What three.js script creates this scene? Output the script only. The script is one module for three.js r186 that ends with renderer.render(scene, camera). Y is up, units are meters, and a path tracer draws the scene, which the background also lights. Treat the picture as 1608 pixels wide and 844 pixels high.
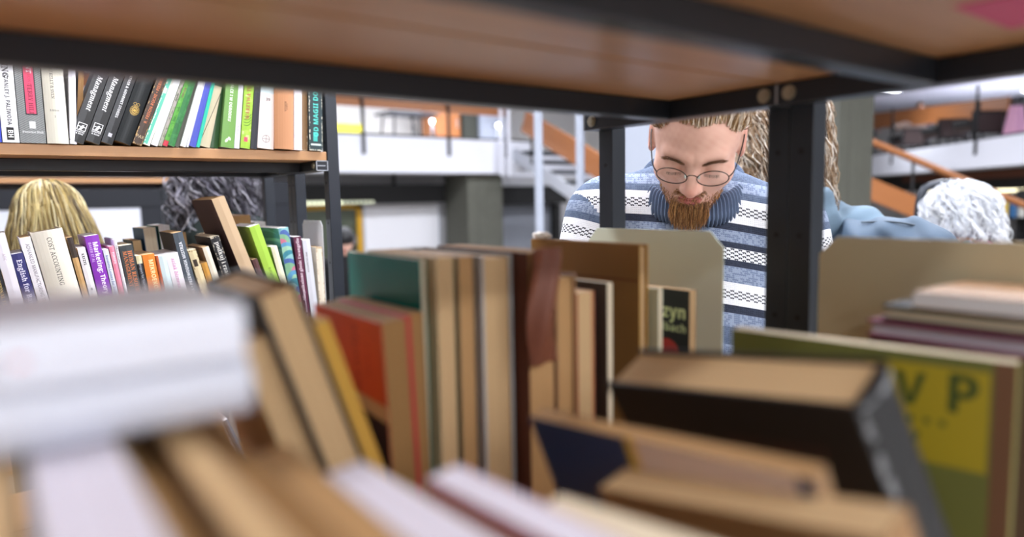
import * as THREE from 'three';
import { mergeGeometries, mergeVertices } from 'three/addons/utils/BufferGeometryUtils.js';
import { RoundedBoxGeometry } from 'three/addons/geometries/RoundedBoxGeometry.js';
import { MarchingCubes } from 'three/addons/objects/MarchingCubes.js';
import { RectAreaLightUniformsLib } from 'three/addons/lights/RectAreaLightUniformsLib.js';

RectAreaLightUniformsLib.init();
const V = (x, y, z) => new THREE.Vector3(x, y, z);

// ---------- camera, exposure, lights ----------
const scene = new THREE.Scene();
scene.background = new THREE.Color(0x0a0b0d);
const camera = new THREE.PerspectiveCamera(2 * Math.atan(422 / 1072) * 180 / Math.PI, 1608 / 844, 0.02, 80);
camera.position.set(0, 1.6, 0);
camera.rotation.order = 'YXZ';
camera.rotation.set(-0.1010, -0.6485, -0.0198);
camera.focus = 1.36;
camera.userData.fStop = 1.6;
const renderer = new THREE.WebGLRenderer({ antialias: true });
renderer.toneMapping = THREE.LinearToneMapping;
renderer.toneMappingExposure = 1.45;
renderer.shadowMap.enabled = true;

// pendant strip lights [x, y, z, length, width, intensity]; turned along x
const LIGHTS = [
  [1.25, 3.3, -1.28, 1.8, 0.24, 56], [-0.9, 3.3, -1.28, 1.8, 0.24, 14],
  [0.3, 3.3, 0.95, 2.2, 0.24, 14], [3.0, 3.3, 0.95, 2.2, 0.24, 18],
  [3.6, 3.3, -1.0, 1.8, 0.24, 38], [-0.4, 3.3, 2.7, 2.4, 0.24, 24], [2.4, 3.3, 2.7, 2.4, 0.24, 30], [-0.4, 3.3, 4.3, 2.4, 0.24, 40], [2.4, 3.3, 4.3, 2.4, 0.24, 44],
  [0.6, 3.5, -3.4, 1.8, 0.24, 46], [3.2, 3.5, -3.6, 1.8, 0.24, 46],
  [3.0, 3.85, -6.4, 2.4, 0.3, 38], [6.4, 3.85, -6.4, 2.4, 0.3, 38],
  [7.6, 3.85, -2.6, 2.4, 0.3, 60], [11.0, 3.85, -1.0, 2.4, 0.3, 60],
  [12.0, 3.85, -6.5, 2.4, 0.3, 60], [3.8, 3.95, -11.2, 2.4, 0.3, 50],
  [7.2, 3.95, -11.2, 2.4, 0.3, 50], [18.6, 3.95, -3.8, 2.4, 0.3, 50], [16.31, 3.95, -7.48, 1.6, 0.2, 50], [20.6, 3.9, -5.6, 2.4, 0.3, 50],
];

// ---------- helpers ----------
let seed = 1;
const rnd = () => { seed = (seed * 1664525 + 1013904223) >>> 0; return seed / 4294967296; };
const rr = (a, b) => a + (b - a) * rnd();
const names = {};
const numbered = (n) => { if (!(n in names)) { names[n] = 0; return n; } names[n]++; return n + '_' + String(names[n]).padStart(3, '0'); };
const lin = (hex) => new THREE.Color(hex);
const matCache = {};
function mat(hex, rough = 0.6, extra = {}) {
  const k = hex + '|' + rough + JSON.stringify(Object.keys(extra).map((e) => [e, extra[e]?.uuid ?? extra[e]]));
  if (!matCache[k]) matCache[k] = new THREE.MeshPhysicalMaterial({ color: hex, roughness: rough, ...extra });
  return matCache[k];
}
function flat(g) {                                        // same attributes everywhere
  const o = g.index ? g.toNonIndexed() : g;
  for (const k of Object.keys(o.attributes)) if (!['position', 'normal', 'uv', 'color'].includes(k)) o.deleteAttribute(k);
  if (!o.attributes.uv) o.setAttribute('uv', new THREE.BufferAttribute(new Float32Array(o.attributes.position.count * 2), 2));
  return o;
}
const join = (list) => { const f = list.map(flat); return f.length > 1 ? mergeGeometries(f) : f[0]; };
function mesh(name, geo, material, parent) {
  const m = new THREE.Mesh(Array.isArray(geo) ? join(geo) : geo, material);
  m.castShadow = m.receiveShadow = true;
  m.name = parent ? name : numbered(name);
  (parent || scene).add(m);
  return m;
}
function thing(name, label, category, pos = [0, 0, 0], turn = 0, group) {
  const g = new THREE.Group(); g.name = numbered(name);
  g.position.set(...pos); g.rotation.y = turn;
  g.userData = { label, category }; if (group) g.userData.group = group;
  scene.add(g); return g;
}
function single(name, geo, material, label, category, group) {
  const m = mesh(name, geo, material); m.userData = { label, category }; if (group) m.userData.group = group; return m;
}
function struct(name, geo, material) { const m = mesh(name, geo, material); m.userData = { kind: 'structure' }; return m; }
// a box from min to max corner with uv in metres
function bx(x0, y0, z0, x1, y1, z1) {
  const w = x1 - x0, h = y1 - y0, d = z1 - z0, g = new THREE.BoxGeometry(w, h, d).toNonIndexed();
  const uv = g.attributes.uv, n = g.attributes.normal;
  for (let i = 0; i < uv.count; i++) {
    const ax = Math.abs(n.getX(i)) > 0.5, ay = Math.abs(n.getY(i)) > 0.5;
    uv.setXY(i, uv.getX(i) * (ax ? d : w), uv.getY(i) * (ay ? d : h));
  }
  return g.translate((x0 + x1) / 2, (y0 + y1) / 2, (z0 + z1) / 2);
}
function rbx(x0, y0, z0, x1, y1, z1, r = 0.003, s = 2) {
  return flat(new RoundedBoxGeometry(x1 - x0, y1 - y0, z1 - z0, s, r)).translate((x0 + x1) / 2, (y0 + y1) / 2, (z0 + z1) / 2);
}
function cyl(a, b, r0, r1 = r0, seg = 14) {
  const d = b.clone().sub(a), g = new THREE.CylinderGeometry(r1, r0, d.length(), seg);
  g.applyQuaternion(new THREE.Quaternion().setFromUnitVectors(V(0, 1, 0), d.normalize()));
  return flat(g.translate((a.x + b.x) / 2, (a.y + b.y) / 2, (a.z + b.z) / 2));
}
const tube = (pts, r, n = 40, seg = 10, closed = false) => flat(new THREE.TubeGeometry(new THREE.CatmullRomCurve3(pts, closed), n, r, seg, closed));
// a bar of rectangular section from a to b (w across, h tall)
function bar(a, b, w, h) {
  const d = b.clone().sub(a), L = d.length(), g = new THREE.BoxGeometry(w, h, L), z = d.normalize(), x = V(0, 1, 0).cross(z).normalize(), y = z.clone().cross(x);
  g.applyMatrix4(new THREE.Matrix4().makeBasis(x, y, z));
  return flat(g.translate((a.x + b.x) / 2, (a.y + b.y) / 2, (a.z + b.z) / 2));
}
function extr(points, depth, bevel = 0) {
  const s = new THREE.Shape(points.map(([x, y]) => new THREE.Vector2(x, y)));
  return flat(new THREE.ExtrudeGeometry(s, { depth, bevelEnabled: bevel > 0, bevelSize: bevel, bevelThickness: bevel, bevelSegments: 2, steps: 1 }));
}

// ---------- computed textures ----------
function canvasTex(w, h, draw, repeat, srgb = true) {
  const c = document.createElement('canvas'); c.width = w; c.height = h;
  draw(c.getContext('2d'), w, h);
  const t = new THREE.CanvasTexture(c);
  t.wrapS = t.wrapT = THREE.RepeatWrapping; if (srgb) t.colorSpace = THREE.SRGBColorSpace;
  if (repeat) t.repeat.set(...repeat);
  return t;
}
const css = (c) => '#' + c.getHexString();
function woodTex(base, dark, lite, along = 'u') {
  return canvasTex(1024, 512, (g, w, h) => {
    g.fillStyle = base; g.fillRect(0, 0, w, h);
    for (let i = 0; i < 900; i++) {
      const y = rnd() * h, l = rr(150, 900), x = rnd() * w;
      g.globalAlpha = rr(0.03, 0.16); g.fillStyle = rnd() < 0.6 ? dark : lite;
      const t = rr(0.6, 3.4);
      g.fillRect(x, y, l, t); g.fillRect(x - w, y, l, t);
    }
    for (let i = 0; i < 900; i++) { g.globalAlpha = 0.12; g.fillStyle = dark; g.fillRect(rnd() * w, rnd() * h, rr(4, 26), 1); }
  }, [1 / 0.9, 1 / 0.45]);
}
const TEX = {
  wood: woodTex('#c39162', '#94622f', '#e3bd90'),
  rail: woodTex('#a4673a', '#7c4720', '#c68a58'),
  concrete: canvasTex(512, 512, (g, w, h) => {
    g.fillStyle = '#8f9088'; g.fillRect(0, 0, w, h);
    for (let i = 0; i < 5000; i++) { g.globalAlpha = rr(0.04, 0.2); g.fillStyle = rnd() < 0.5 ? '#66675f' : '#b4b5ac'; const s = rr(1, 7); g.fillRect(rnd() * w, rnd() * h, s, s * rr(1, 4)); }
    for (let i = 0; i < 60; i++) { g.globalAlpha = 0.12; g.fillStyle = '#55564f'; g.fillRect(rnd() * w, 0, rr(1, 5), h); }
  }, [0.8, 0.8]),
  floor: canvasTex(512, 512, (g, w, h) => {
    g.fillStyle = '#8a847c'; g.fillRect(0, 0, w, h);
    for (let i = 0; i < 9000; i++) { g.globalAlpha = rr(0.05, 0.25); g.fillStyle = rnd() < 0.5 ? '#6c675f' : '#a8a299'; const s = rr(1, 3); g.fillRect(rnd() * w, rnd() * h, s, s); }
  }, [1, 1]),
  pages: canvasTex(256, 64, (g, w, h) => {
    g.fillStyle = '#ffffff'; g.fillRect(0, 0, w, h);
    for (let x = 0; x < w; x++) { g.globalAlpha = rr(0, 0.28); g.fillStyle = '#6f5a40'; g.fillRect(x, 0, 1, h); }
  }, [1 / 0.024, 4]),
};
const M = {
  wood: new THREE.MeshPhysicalMaterial({ map: TEX.wood, roughness: 0.38, clearcoat: 0.25, clearcoatRoughness: 0.3 }),
  rail: new THREE.MeshPhysicalMaterial({ map: TEX.rail, roughness: 0.45 }),
  steel: mat(0x242931, 0.36, { metalness: 0.1 }),
  concrete: new THREE.MeshPhysicalMaterial({ map: TEX.concrete, color: '#b4b4ae', roughness: 0.9 }),
  white: mat(0xe6e8ee, 0.7), wall: mat(0xd7d6d2, 0.85), black: mat(0x08090b, 0.65), glow: new THREE.MeshStandardMaterial({ color: 0xffffff, emissive: 0xf4f7ff, emissiveIntensity: 6 }),
};
const PAGES = {};
for (const [k, c] of Object.entries({ white: '#efeef0', cream: '#e6d9bd', tan: '#cfae80', old: '#bb9260', grey: '#c9c8cc', lilac: '#e2deec', aged: '#97703f', red: '#a81e2a', gold: '#d0a040' }))
  PAGES[k] = new THREE.MeshPhysicalMaterial({ map: TEX.pages, color: c, roughness: 0.85 });

// ---------- the print of spines and covers, kept in two sheets ----------
class Sheet {
  constructor(w, h) {
    this.w = w; this.h = h; this.x = 2; this.y = 2; this.row = 0;
    this.c = document.createElement('canvas'); this.c.width = w; this.c.height = h; this.g = this.c.getContext('2d');
    this.tex = new THREE.CanvasTexture(this.c); this.tex.colorSpace = THREE.SRGBColorSpace;
    this.mats = {};
  }
  put(w, h, draw) {
    w = Math.ceil(w); h = Math.ceil(h);
    if (this.x + w + 4 > this.w) { this.x = 2; this.y += this.row + 4; this.row = 0; }
    if (this.y + h + 4 > this.h) throw new Error('sheet full');
    const g = this.g; g.save(); g.translate(this.x, this.y); g.beginPath(); g.rect(-1, -1, w + 2, h + 2); g.clip(); draw(g, w, h); g.restore();
    const r = [this.x / this.w, 1 - (this.y + h) / this.h, (this.x + w) / this.w, 1 - this.y / this.h];
    this.x += w + 4; this.row = Math.max(this.row, h); return r;
  }
  mat(rough) { return this.mats[rough] ??= new THREE.MeshPhysicalMaterial({ map: this.tex, roughness: rough, clearcoat: rough < 0.4 ? 0.3 : 0, clearcoatRoughness: 0.25 }); }
}
const sheetFar = new Sheet(2048, 2048), sheetNear = new Sheet(2048, 2048);
// draws: bg, boxes [x,y,w,h,colour] in 0..1, texts [string, x, y, size(of width), colour, direction d/u/h, font, align]
function art(spec) {
  return (g, w, h) => {
    g.fillStyle = spec.bg; g.fillRect(-1, -1, w + 2, h + 2);
    if (spec.pre) spec.pre(g, w, h);
    for (const [x, y, bw, bh, c] of spec.boxes || []) { g.fillStyle = c; g.fillRect(x * w, y * h, bw * w, bh * h); }
    for (const [s, x, y, size, c, dir = 'd', font = 'sans-serif', align = 'center'] of spec.texts || []) {
      g.save(); g.translate(x * w, y * h); if (dir === 'd') g.rotate(Math.PI / 2); if (dir === 'u') g.rotate(-Math.PI / 2);
      g.fillStyle = c; g.font = font.replace(/(serif|sans-serif|monospace)/, Math.round(size * w) + 'px $1'); g.textAlign = align; g.textBaseline = 'middle'; g.fillText(s, 0, 0); g.restore();
    }
    if (spec.post) spec.post(g, w, h);
    if (spec.worn) for (let i = 0; i < 60 * spec.worn; i++) {           // chipped print along the edges
      g.fillStyle = spec.wornColor || '#d9cdb4'; const side = rnd() < 0.5, e = rnd() < 0.35;
      if (e) g.fillRect(rnd() * w, rnd() < 0.5 ? rnd() * 5 : h - rnd() * 7, rr(1, 6), rr(1, 5)); else g.fillRect(side ? rnd() * 3 : w - rnd() * 4, rnd() * h, rr(1, 4), rr(2, 14));
    }
  };
}

// ---------- books ----------
// local frame: thickness along x (0..T), height y (0..H), spine at z = 0 facing +z, depth to z = -D
function coverGeo(T, H, D, bt, uv, round) {
  const P = [], U = [], plain = uv.plain;
  const q = (a, b, c, d, r) => {
    const [u0, v0, u1, v1] = r, pu = (u0 + u1) / 2, pv = (v0 + v1) / 2;
    const t = r === plain ? [[pu, pv], [pu, pv], [pu, pv], [pu, pv]] : [[u0, v0], [u1, v0], [u1, v1], [u0, v1]];
    for (const i of [0, 1, 2, 0, 2, 3]) { P.push(...[a, b, c, d][i]); U.push(...t[i]); }
  };
  const box = (x0, x1, z0, z1, L, R) => {
    q([x0, 0, z0], [x0, 0, z1], [x0, H, z1], [x0, H, z0], L || plain); q([x1, 0, z1], [x1, 0, z0], [x1, H, z0], [x1, H, z1], R || plain);
    q([x0, H, z1], [x1, H, z1], [x1, H, z0], [x0, H, z0], plain); q([x0, 0, z0], [x1, 0, z0], [x1, 0, z1], [x0, 0, z1], plain);
    q([x1, 0, z0], [x0, 0, z0], [x0, H, z0], [x1, H, z0], plain); q([x0, 0, z1], [x1, 0, z1], [x1, H, z1], [x0, H, z1], plain);
  };
  box(0, bt, -D, -bt, uv.left, null); box(T - bt, T, -D, -bt, null, uv.right);
  const n = round ? 8 : 2, bulge = round ? Math.min(0.006, T * 0.16) : 0.0006, s = uv.spine || plain;
  const pt = (i) => { const a = i / n; return [T * a, -bt + bt * (i === 0 || i === n ? 0.4 : 1) + bulge * Math.sin(Math.PI * a)]; };
  for (let i = 0; i < n; i++) {
    const [xa, za] = pt(i), [xb, zb] = pt(i + 1), ua = s[0] + (s[2] - s[0]) * i / n, ub = s[0] + (s[2] - s[0]) * (i + 1) / n;
    q([xa, 0, za], [xb, 0, zb], [xb, H, zb], [xa, H, za], s === plain ? plain : [ua, s[1], ub, s[3]]);
    q([xa, H, za], [xb, H, zb], [xb, H, -bt], [xa, H, -bt], plain); q([xa, 0, -bt], [xb, 0, -bt], [xb, 0, zb], [xa, 0, za], plain);
  }
  q([T, 0, -bt], [0, 0, -bt], [0, H, -bt], [T, H, -bt], plain);
  q([0, 0, -bt], [0, 0, pt(0)[1]], [0, H, pt(0)[1]], [0, H, -bt], plain); q([T, 0, pt(n)[1]], [T, 0, -bt], [T, H, -bt], [T, H, pt(n)[1]], plain);
  const g = new THREE.BufferGeometry();
  g.setAttribute('position', new THREE.Float32BufferAttribute(P, 3)); g.setAttribute('uv', new THREE.Float32BufferAttribute(U, 2)); g.computeVertexNormals();
  return g;
}
const PX = 2000;                                           // print resolution, pixels a metre, of the far sheet
function makeBook(o) {
  const hard = o.hard ?? false, bt = hard ? 0.0028 : 0.0009, ov = hard ? 0.003 : 0, near = o.near;
  const sheet = near ? sheetNear : sheetFar, res = near ? 1000 : PX;
  const uv = {};
  uv.plain = sheet.put(8, 8, art({ bg: o.side || o.bg }));
  if (o.spineArt !== false && !near) uv.spine = sheet.put(Math.max(6, o.T * res), o.H * res, art(o));
  if (o.left) uv.left = sheet.put(o.D * res, o.H * res, art(o.left));
  if (o.right) uv.right = sheet.put(o.D * res, o.H * res, art(o.right));
  if (near && o.spine) uv.spine = sheet.put(Math.max(6, o.T * res), o.H * res, art(o.spine));
  const g = thing(o.name || 'book', o.label, 'book', [0, 0, 0], 0, o.group);
  mesh('cover', coverGeo(o.T, o.H, o.D, bt, uv, o.round ?? hard), sheet.mat(o.rough ?? 0.5), g);
  const pg = bx(bt + 0.0002, ov, -o.D + ov, o.T - bt - 0.0002, o.H - ov, -bt - 0.0004);
  if (o.wavy) { const p = pg.attributes.position; for (let i = 0; i < p.count; i++) p.setY(i, p.getY(i)); }
  mesh('page_block', pg, PAGES[o.pages || 'cream'], g);
  return g;
}
const basis = (g, x, y, z, origin) => { g.quaternion.setFromRotationMatrix(new THREE.Matrix4().makeBasis(x, y, z)); g.position.copy(origin); };
// a book that stands in a row, spine to the aisle (+z): x0..x1 where its edges meet the shelf, lean in degrees (+ = top to the left)
function rowBook(shelfY, spineZ, o) {
  const a = (o.lean || 0) * Math.PI / 180; o.T = (o.x1 - o.x0) * Math.cos(a) - 0.0004; o.D ??= 0.15;
  const g = makeBook(o), t = V(Math.cos(a), Math.sin(a), 0), u = V(-Math.sin(a), Math.cos(a), 0);
  const corner = a >= 0 ? V(o.x0, shelfY + 0.0005, spineZ + (o.out || 0)) : V(o.x1, shelfY + 0.0005, spineZ + (o.out || 0)).addScaledVector(t, -o.T);
  basis(g, t, u, V(0, 0, 1), corner); return g;
}
// a book given by its near top left corner; yaw (+ = far end goes left), lean (+ = top goes left)
function topBook(shelfY, o) {
  const a = (o.lean || 0) * Math.PI / 180, w = (o.yaw || 0) * Math.PI / 180;
  const dip = (o.dip || 0) * Math.PI / 180, t0 = V(Math.cos(w), 0, -Math.sin(w)), l = V(-Math.sin(w) * Math.cos(dip), -Math.sin(dip), -Math.cos(w) * Math.cos(dip)), Y = l.clone().cross(t0).negate();
  const u = Y.clone().multiplyScalar(Math.cos(a)).addScaledVector(t0, -Math.sin(a)), t = t0.clone().multiplyScalar(Math.cos(a)).addScaledVector(Y, Math.sin(a));
  const P = V(...o.P); o.H = (P.y - shelfY - 0.0005 + Math.min(0, Math.sin(a)) * o.T - Math.max(0, Math.sin(dip)) * o.D) / (Math.cos(a) * Math.cos(dip)); o.near = true;
  const g = makeBook(o), base = P.clone().addScaledVector(u, -o.H);
  if (o.spineFar) basis(g, t.clone().negate(), u, l, base.addScaledVector(t, o.T).addScaledVector(l, o.D));
  else basis(g, t, u, l.clone().negate(), base);
  return g;
}

// ---------- the setting ----------
const CEIL = 4.25;
struct('floor', bx(-5.2, -0.12, -16.2, 26.2, 0, 5.2), new THREE.MeshPhysicalMaterial({ map: TEX.floor, roughness: 0.5 }));
struct('ceiling', bx(-5.2, CEIL, -16.2, 26.2, CEIL + 0.15, 5.2), mat(0xdddce2, 0.9));
struct('wall_left', bx(-5.2, 0, -16.2, -5, CEIL, 5.2), M.wall);
struct('wall_right', bx(26, 0, -16.2, 26.2, CEIL, 5.2), M.wall);
struct('wall_back', bx(-5, 0, -16.2, 26, CEIL, -16), M.wall);
struct('wall_front', bx(-5, 0, 5, 26, CEIL, 5.2), M.wall);

// pendant strip lights: housing, glowing diffuser, two cords; and the light itself just under the diffuser
const lampPlace = ['over the reading man', 'over the left end of the aisle', 'over the camera', 'right of the camera', 'over the white haired woman', 'behind the camera on the left', 'behind the camera on the right', 'by the front wall on the left', 'by the front wall on the right', 'over the blonde woman', 'over the pipe columns', 'before the left balcony', 'before the first staircase', 'over the second staircase', 'in the right corner of the hall', 'between the two balconies', 'above the left balcony', 'above the balcony filing cabinet', 'behind the right balcony', 'above the orange plank', 'at the far end of the right balcony'];
LIGHTS.forEach(([x, y, z, len, wid, power], li) => {
  const t = thing('strip_light', 'long white strip light hanging ' + lampPlace[li], 'lamp', [x, y, z], 0, 'strip lights under the ceiling');
  mesh('housing', rbx(-len / 2, 0, -wid / 2, len / 2, 0.07, wid / 2, 0.006), M.white, t);
  mesh('diffuser', bx(-len / 2 + 0.02, -0.012, -wid / 2 + 0.02, len / 2 - 0.02, 0, wid / 2 - 0.02), M.glow, t);
  for (const s of [-1, 1]) mesh('cord', cyl(V(s * len * 0.4, 0.07, 0), V(s * len * 0.4, CEIL - y, 0), 0.004, 0.004, 6), M.black, t);
  const l = new THREE.RectAreaLight(0xf3f6ff, power, len - 0.04, wid - 0.04);
  l.position.set(x, y - 0.016, z); l.rotation.x = -Math.PI / 2; l.castShadow = true; scene.add(l);
});

// ---------- bookcases of square steel tube with wooden shelf boards ----------
function bookcase(label, x0, x1, zf, depth, woodBottoms, o = {}) {
  const t = thing('bookcase', label, 'bookcase'), zb = zf - depth, tb = 0.03, th = 0.025, H = o.height || 2.2;
  for (const [xa, xb, inner] of [[x1, x1 + tb, -1], [x0 - tb, x0, 1]]) for (const z of [zf, zb + tb]) {
    const p = mesh('post', rbx(xa, 0, z - tb, xb, H, z, 0.002, 1), M.steel, t);
    const holes = [];
    for (let y = 0.25; y < H - 0.1; y += 0.1) holes.push(cyl(V(inner < 0 ? xa - 0.0004 : xb - 0.002, y, z - tb / 2), V(inner < 0 ? xa + 0.002 : xb + 0.0004, y, z - tb / 2), 0.0035, 0.0035, 10));
    mesh('peg_holes', holes, M.black, p).userData.kind = 'stuff';
  }
  for (const wb of woodBottoms) {
    mesh('shelf_board', rbx(x0 + 0.001, wb, zb + 0.003, x1 - 0.001, wb + 0.022, zf - 0.0025, 0.0012, 1), M.wood, t);
    const zm = (zf + zb) / 2 + (o.railShift || 0);
    mesh('long_rail', rbx(x0 + tb, wb - th, zm - 0.0125, x1 - tb, wb, zm + 0.0125, 0.002, 1), M.steel, t);
    for (const [xa, xb, s] of [[x1 - tb, x1, -1], [x0, x0 + tb, 1]]) {
      const c = mesh('cross_tube', rbx(xa, wb - th, zb, xb, wb, zf, 0.002, 1), M.steel, t);
      for (const z of [zf - 0.016, zb + 0.016]) {
        const xi = s < 0 ? xa : xb;
        mesh('bolt', [cyl(V(xi + s * 0.004, wb - th / 2, z), V(xi, wb - th / 2, z), 0.0062, 0.0062, 6), cyl(V(xi + s * 0.001, wb - th / 2, z), V(xi, wb - th / 2, z), 0.0085, 0.0085, 16)], mat(0xb9b39f, 0.35, { metalness: 0.9 }), c);
      }
      for (const [z, e] of [[zf, 1], [zb, -1]]) {
        const za = Math.min(z, z + e * 0.0015), zc = Math.max(z, z + e * 0.0015), w = 0.0018;
        mesh('end_cap', [bx(xa, wb - th, za, xa + w, wb, zc), bx(xb - w, wb - th, za, xb, wb, zc), bx(xa, wb - th, za, xb, wb - th + w, zc), bx(xa, wb - w, za, xb, wb, zc), bx(xa + 0.003, wb - th / 2 - 0.001, za, xb - 0.007, wb - th / 2 + 0.001, zc)], mat(0xb4b8bf, 0.4, { metalness: 0.6 }), c);
      }
    }
  }
  return t;
}
const NEAR = 1.25, FAR = 1.28, FARTOP = 1.7265, THIRD = 0.862;
bookcase('near black steel bookcase half on the reading man\'s side', -0.5, 0.77, -0.459, 0.325, [1.7285, NEAR - 0.022, 0.74, 0.26], { railShift: -0.008 });
bookcase('nearest black steel bookcase half, whose wooden board fills the upper right corner', -0.5, 0.77, -0.134, 0.325, [1.7285, NEAR - 0.022, 0.74, 0.26], { railShift: -0.004 });
bookcase('black steel bookcase across the aisle holding the sharp rows of spines', -0.5, 0.671, -1.63, 0.265, [FARTOP - 0.0225, FAR - 0.022, THIRD - 0.022, 0.4], { railShift: 0.012 });
bookcase('back half of the bookcase across the aisle, towards the blonde woman', -0.5, 0.671, -1.895, 0.265, [FARTOP - 0.0225, FAR - 0.022, THIRD - 0.022, 0.4]);

bookcase('farthest bookcase, of which a bright board edge shows above the blonde woman', -0.5, 0.7, -3.6, 0.3, [1.711, 1.3, 0.9, 0.45], { height: 1.95 });

// ---------- upper row across the aisle ----------
const ser = 'serif', bser = 'bold serif', iser = 'italic bold serif', bsan = 'bold sans-serif', san = 'sans-serif';
const UP = 'spines on the upper shelf across the aisle';
const shelfMark = (g, w, h) => {                            // small square press mark with a bird
  const s = w * 0.6, x = w * 0.2, y = h * 0.83; g.strokeStyle = '#fff'; g.lineWidth = 3; g.strokeRect(x, y, s, s);
  g.fillStyle = '#fff'; g.beginPath(); g.moveTo(x + s * 0.2, y + s); g.lineTo(x + s * 0.45, y + s * 0.3); g.lineTo(x + s * 0.7, y + s * 0.2); g.lineTo(x + s * 0.75, y + s * 0.5); g.lineTo(x + s * 0.5, y + s); g.fill();
  g.beginPath(); g.moveTo(x, y + s * 0.5); g.lineTo(x + s, y + s * 0.5); g.stroke();
  g.font = 'bold ' + Math.round(w * 0.17) + 'px sans-serif'; g.textAlign = 'center'; g.fillText('HARPER', w / 2, y + s + w * 0.2); g.fillText('& ROW', w / 2, y + s + w * 0.38);
};
const crest = (g, w, h) => {
  g.strokeStyle = '#d2aa4e'; g.fillStyle = '#d2aa4e'; g.lineWidth = 1.8; const cx = w * 0.5, cy = h * 0.68;
  for (let i = 0; i < 14; i++) { const a = i / 14 * 6.283; g.beginPath(); g.arc(cx + Math.cos(a) * w * 0.2, cy + Math.sin(a) * w * 0.27, w * 0.08, 0, 6.3); g.stroke(); }
  g.beginPath(); g.arc(cx, cy, w * 0.16, 0, 6.3); g.stroke(); g.beginPath(); g.arc(cx, cy, w * 0.1, 0, 6.3); g.fill();
  for (const s of [-1, 1]) { g.beginPath(); g.arc(cx + s * w * 0.1, cy - w * 0.46, w * 0.09, 0, 6.3); g.stroke(); }
};
const blotch = (cols, n = 60) => (g, w, h) => { for (let i = 0; i < n; i++) { g.globalAlpha = 0.5; g.fillStyle = cols[Math.floor(rnd() * cols.length)]; g.fillRect(rnd() * w, rnd() * h, rr(2, w * 0.6), rr(3, 22)); } g.globalAlpha = 1; };
const pin = (g, w, h) => { g.strokeStyle = '#5b5d5f'; g.lineWidth = 2; for (let y = -w; y < h + w; y += 7) { g.beginPath(); g.moveTo(0, y); g.lineTo(w, y + w * 0.45); g.stroke(); } };
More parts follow.
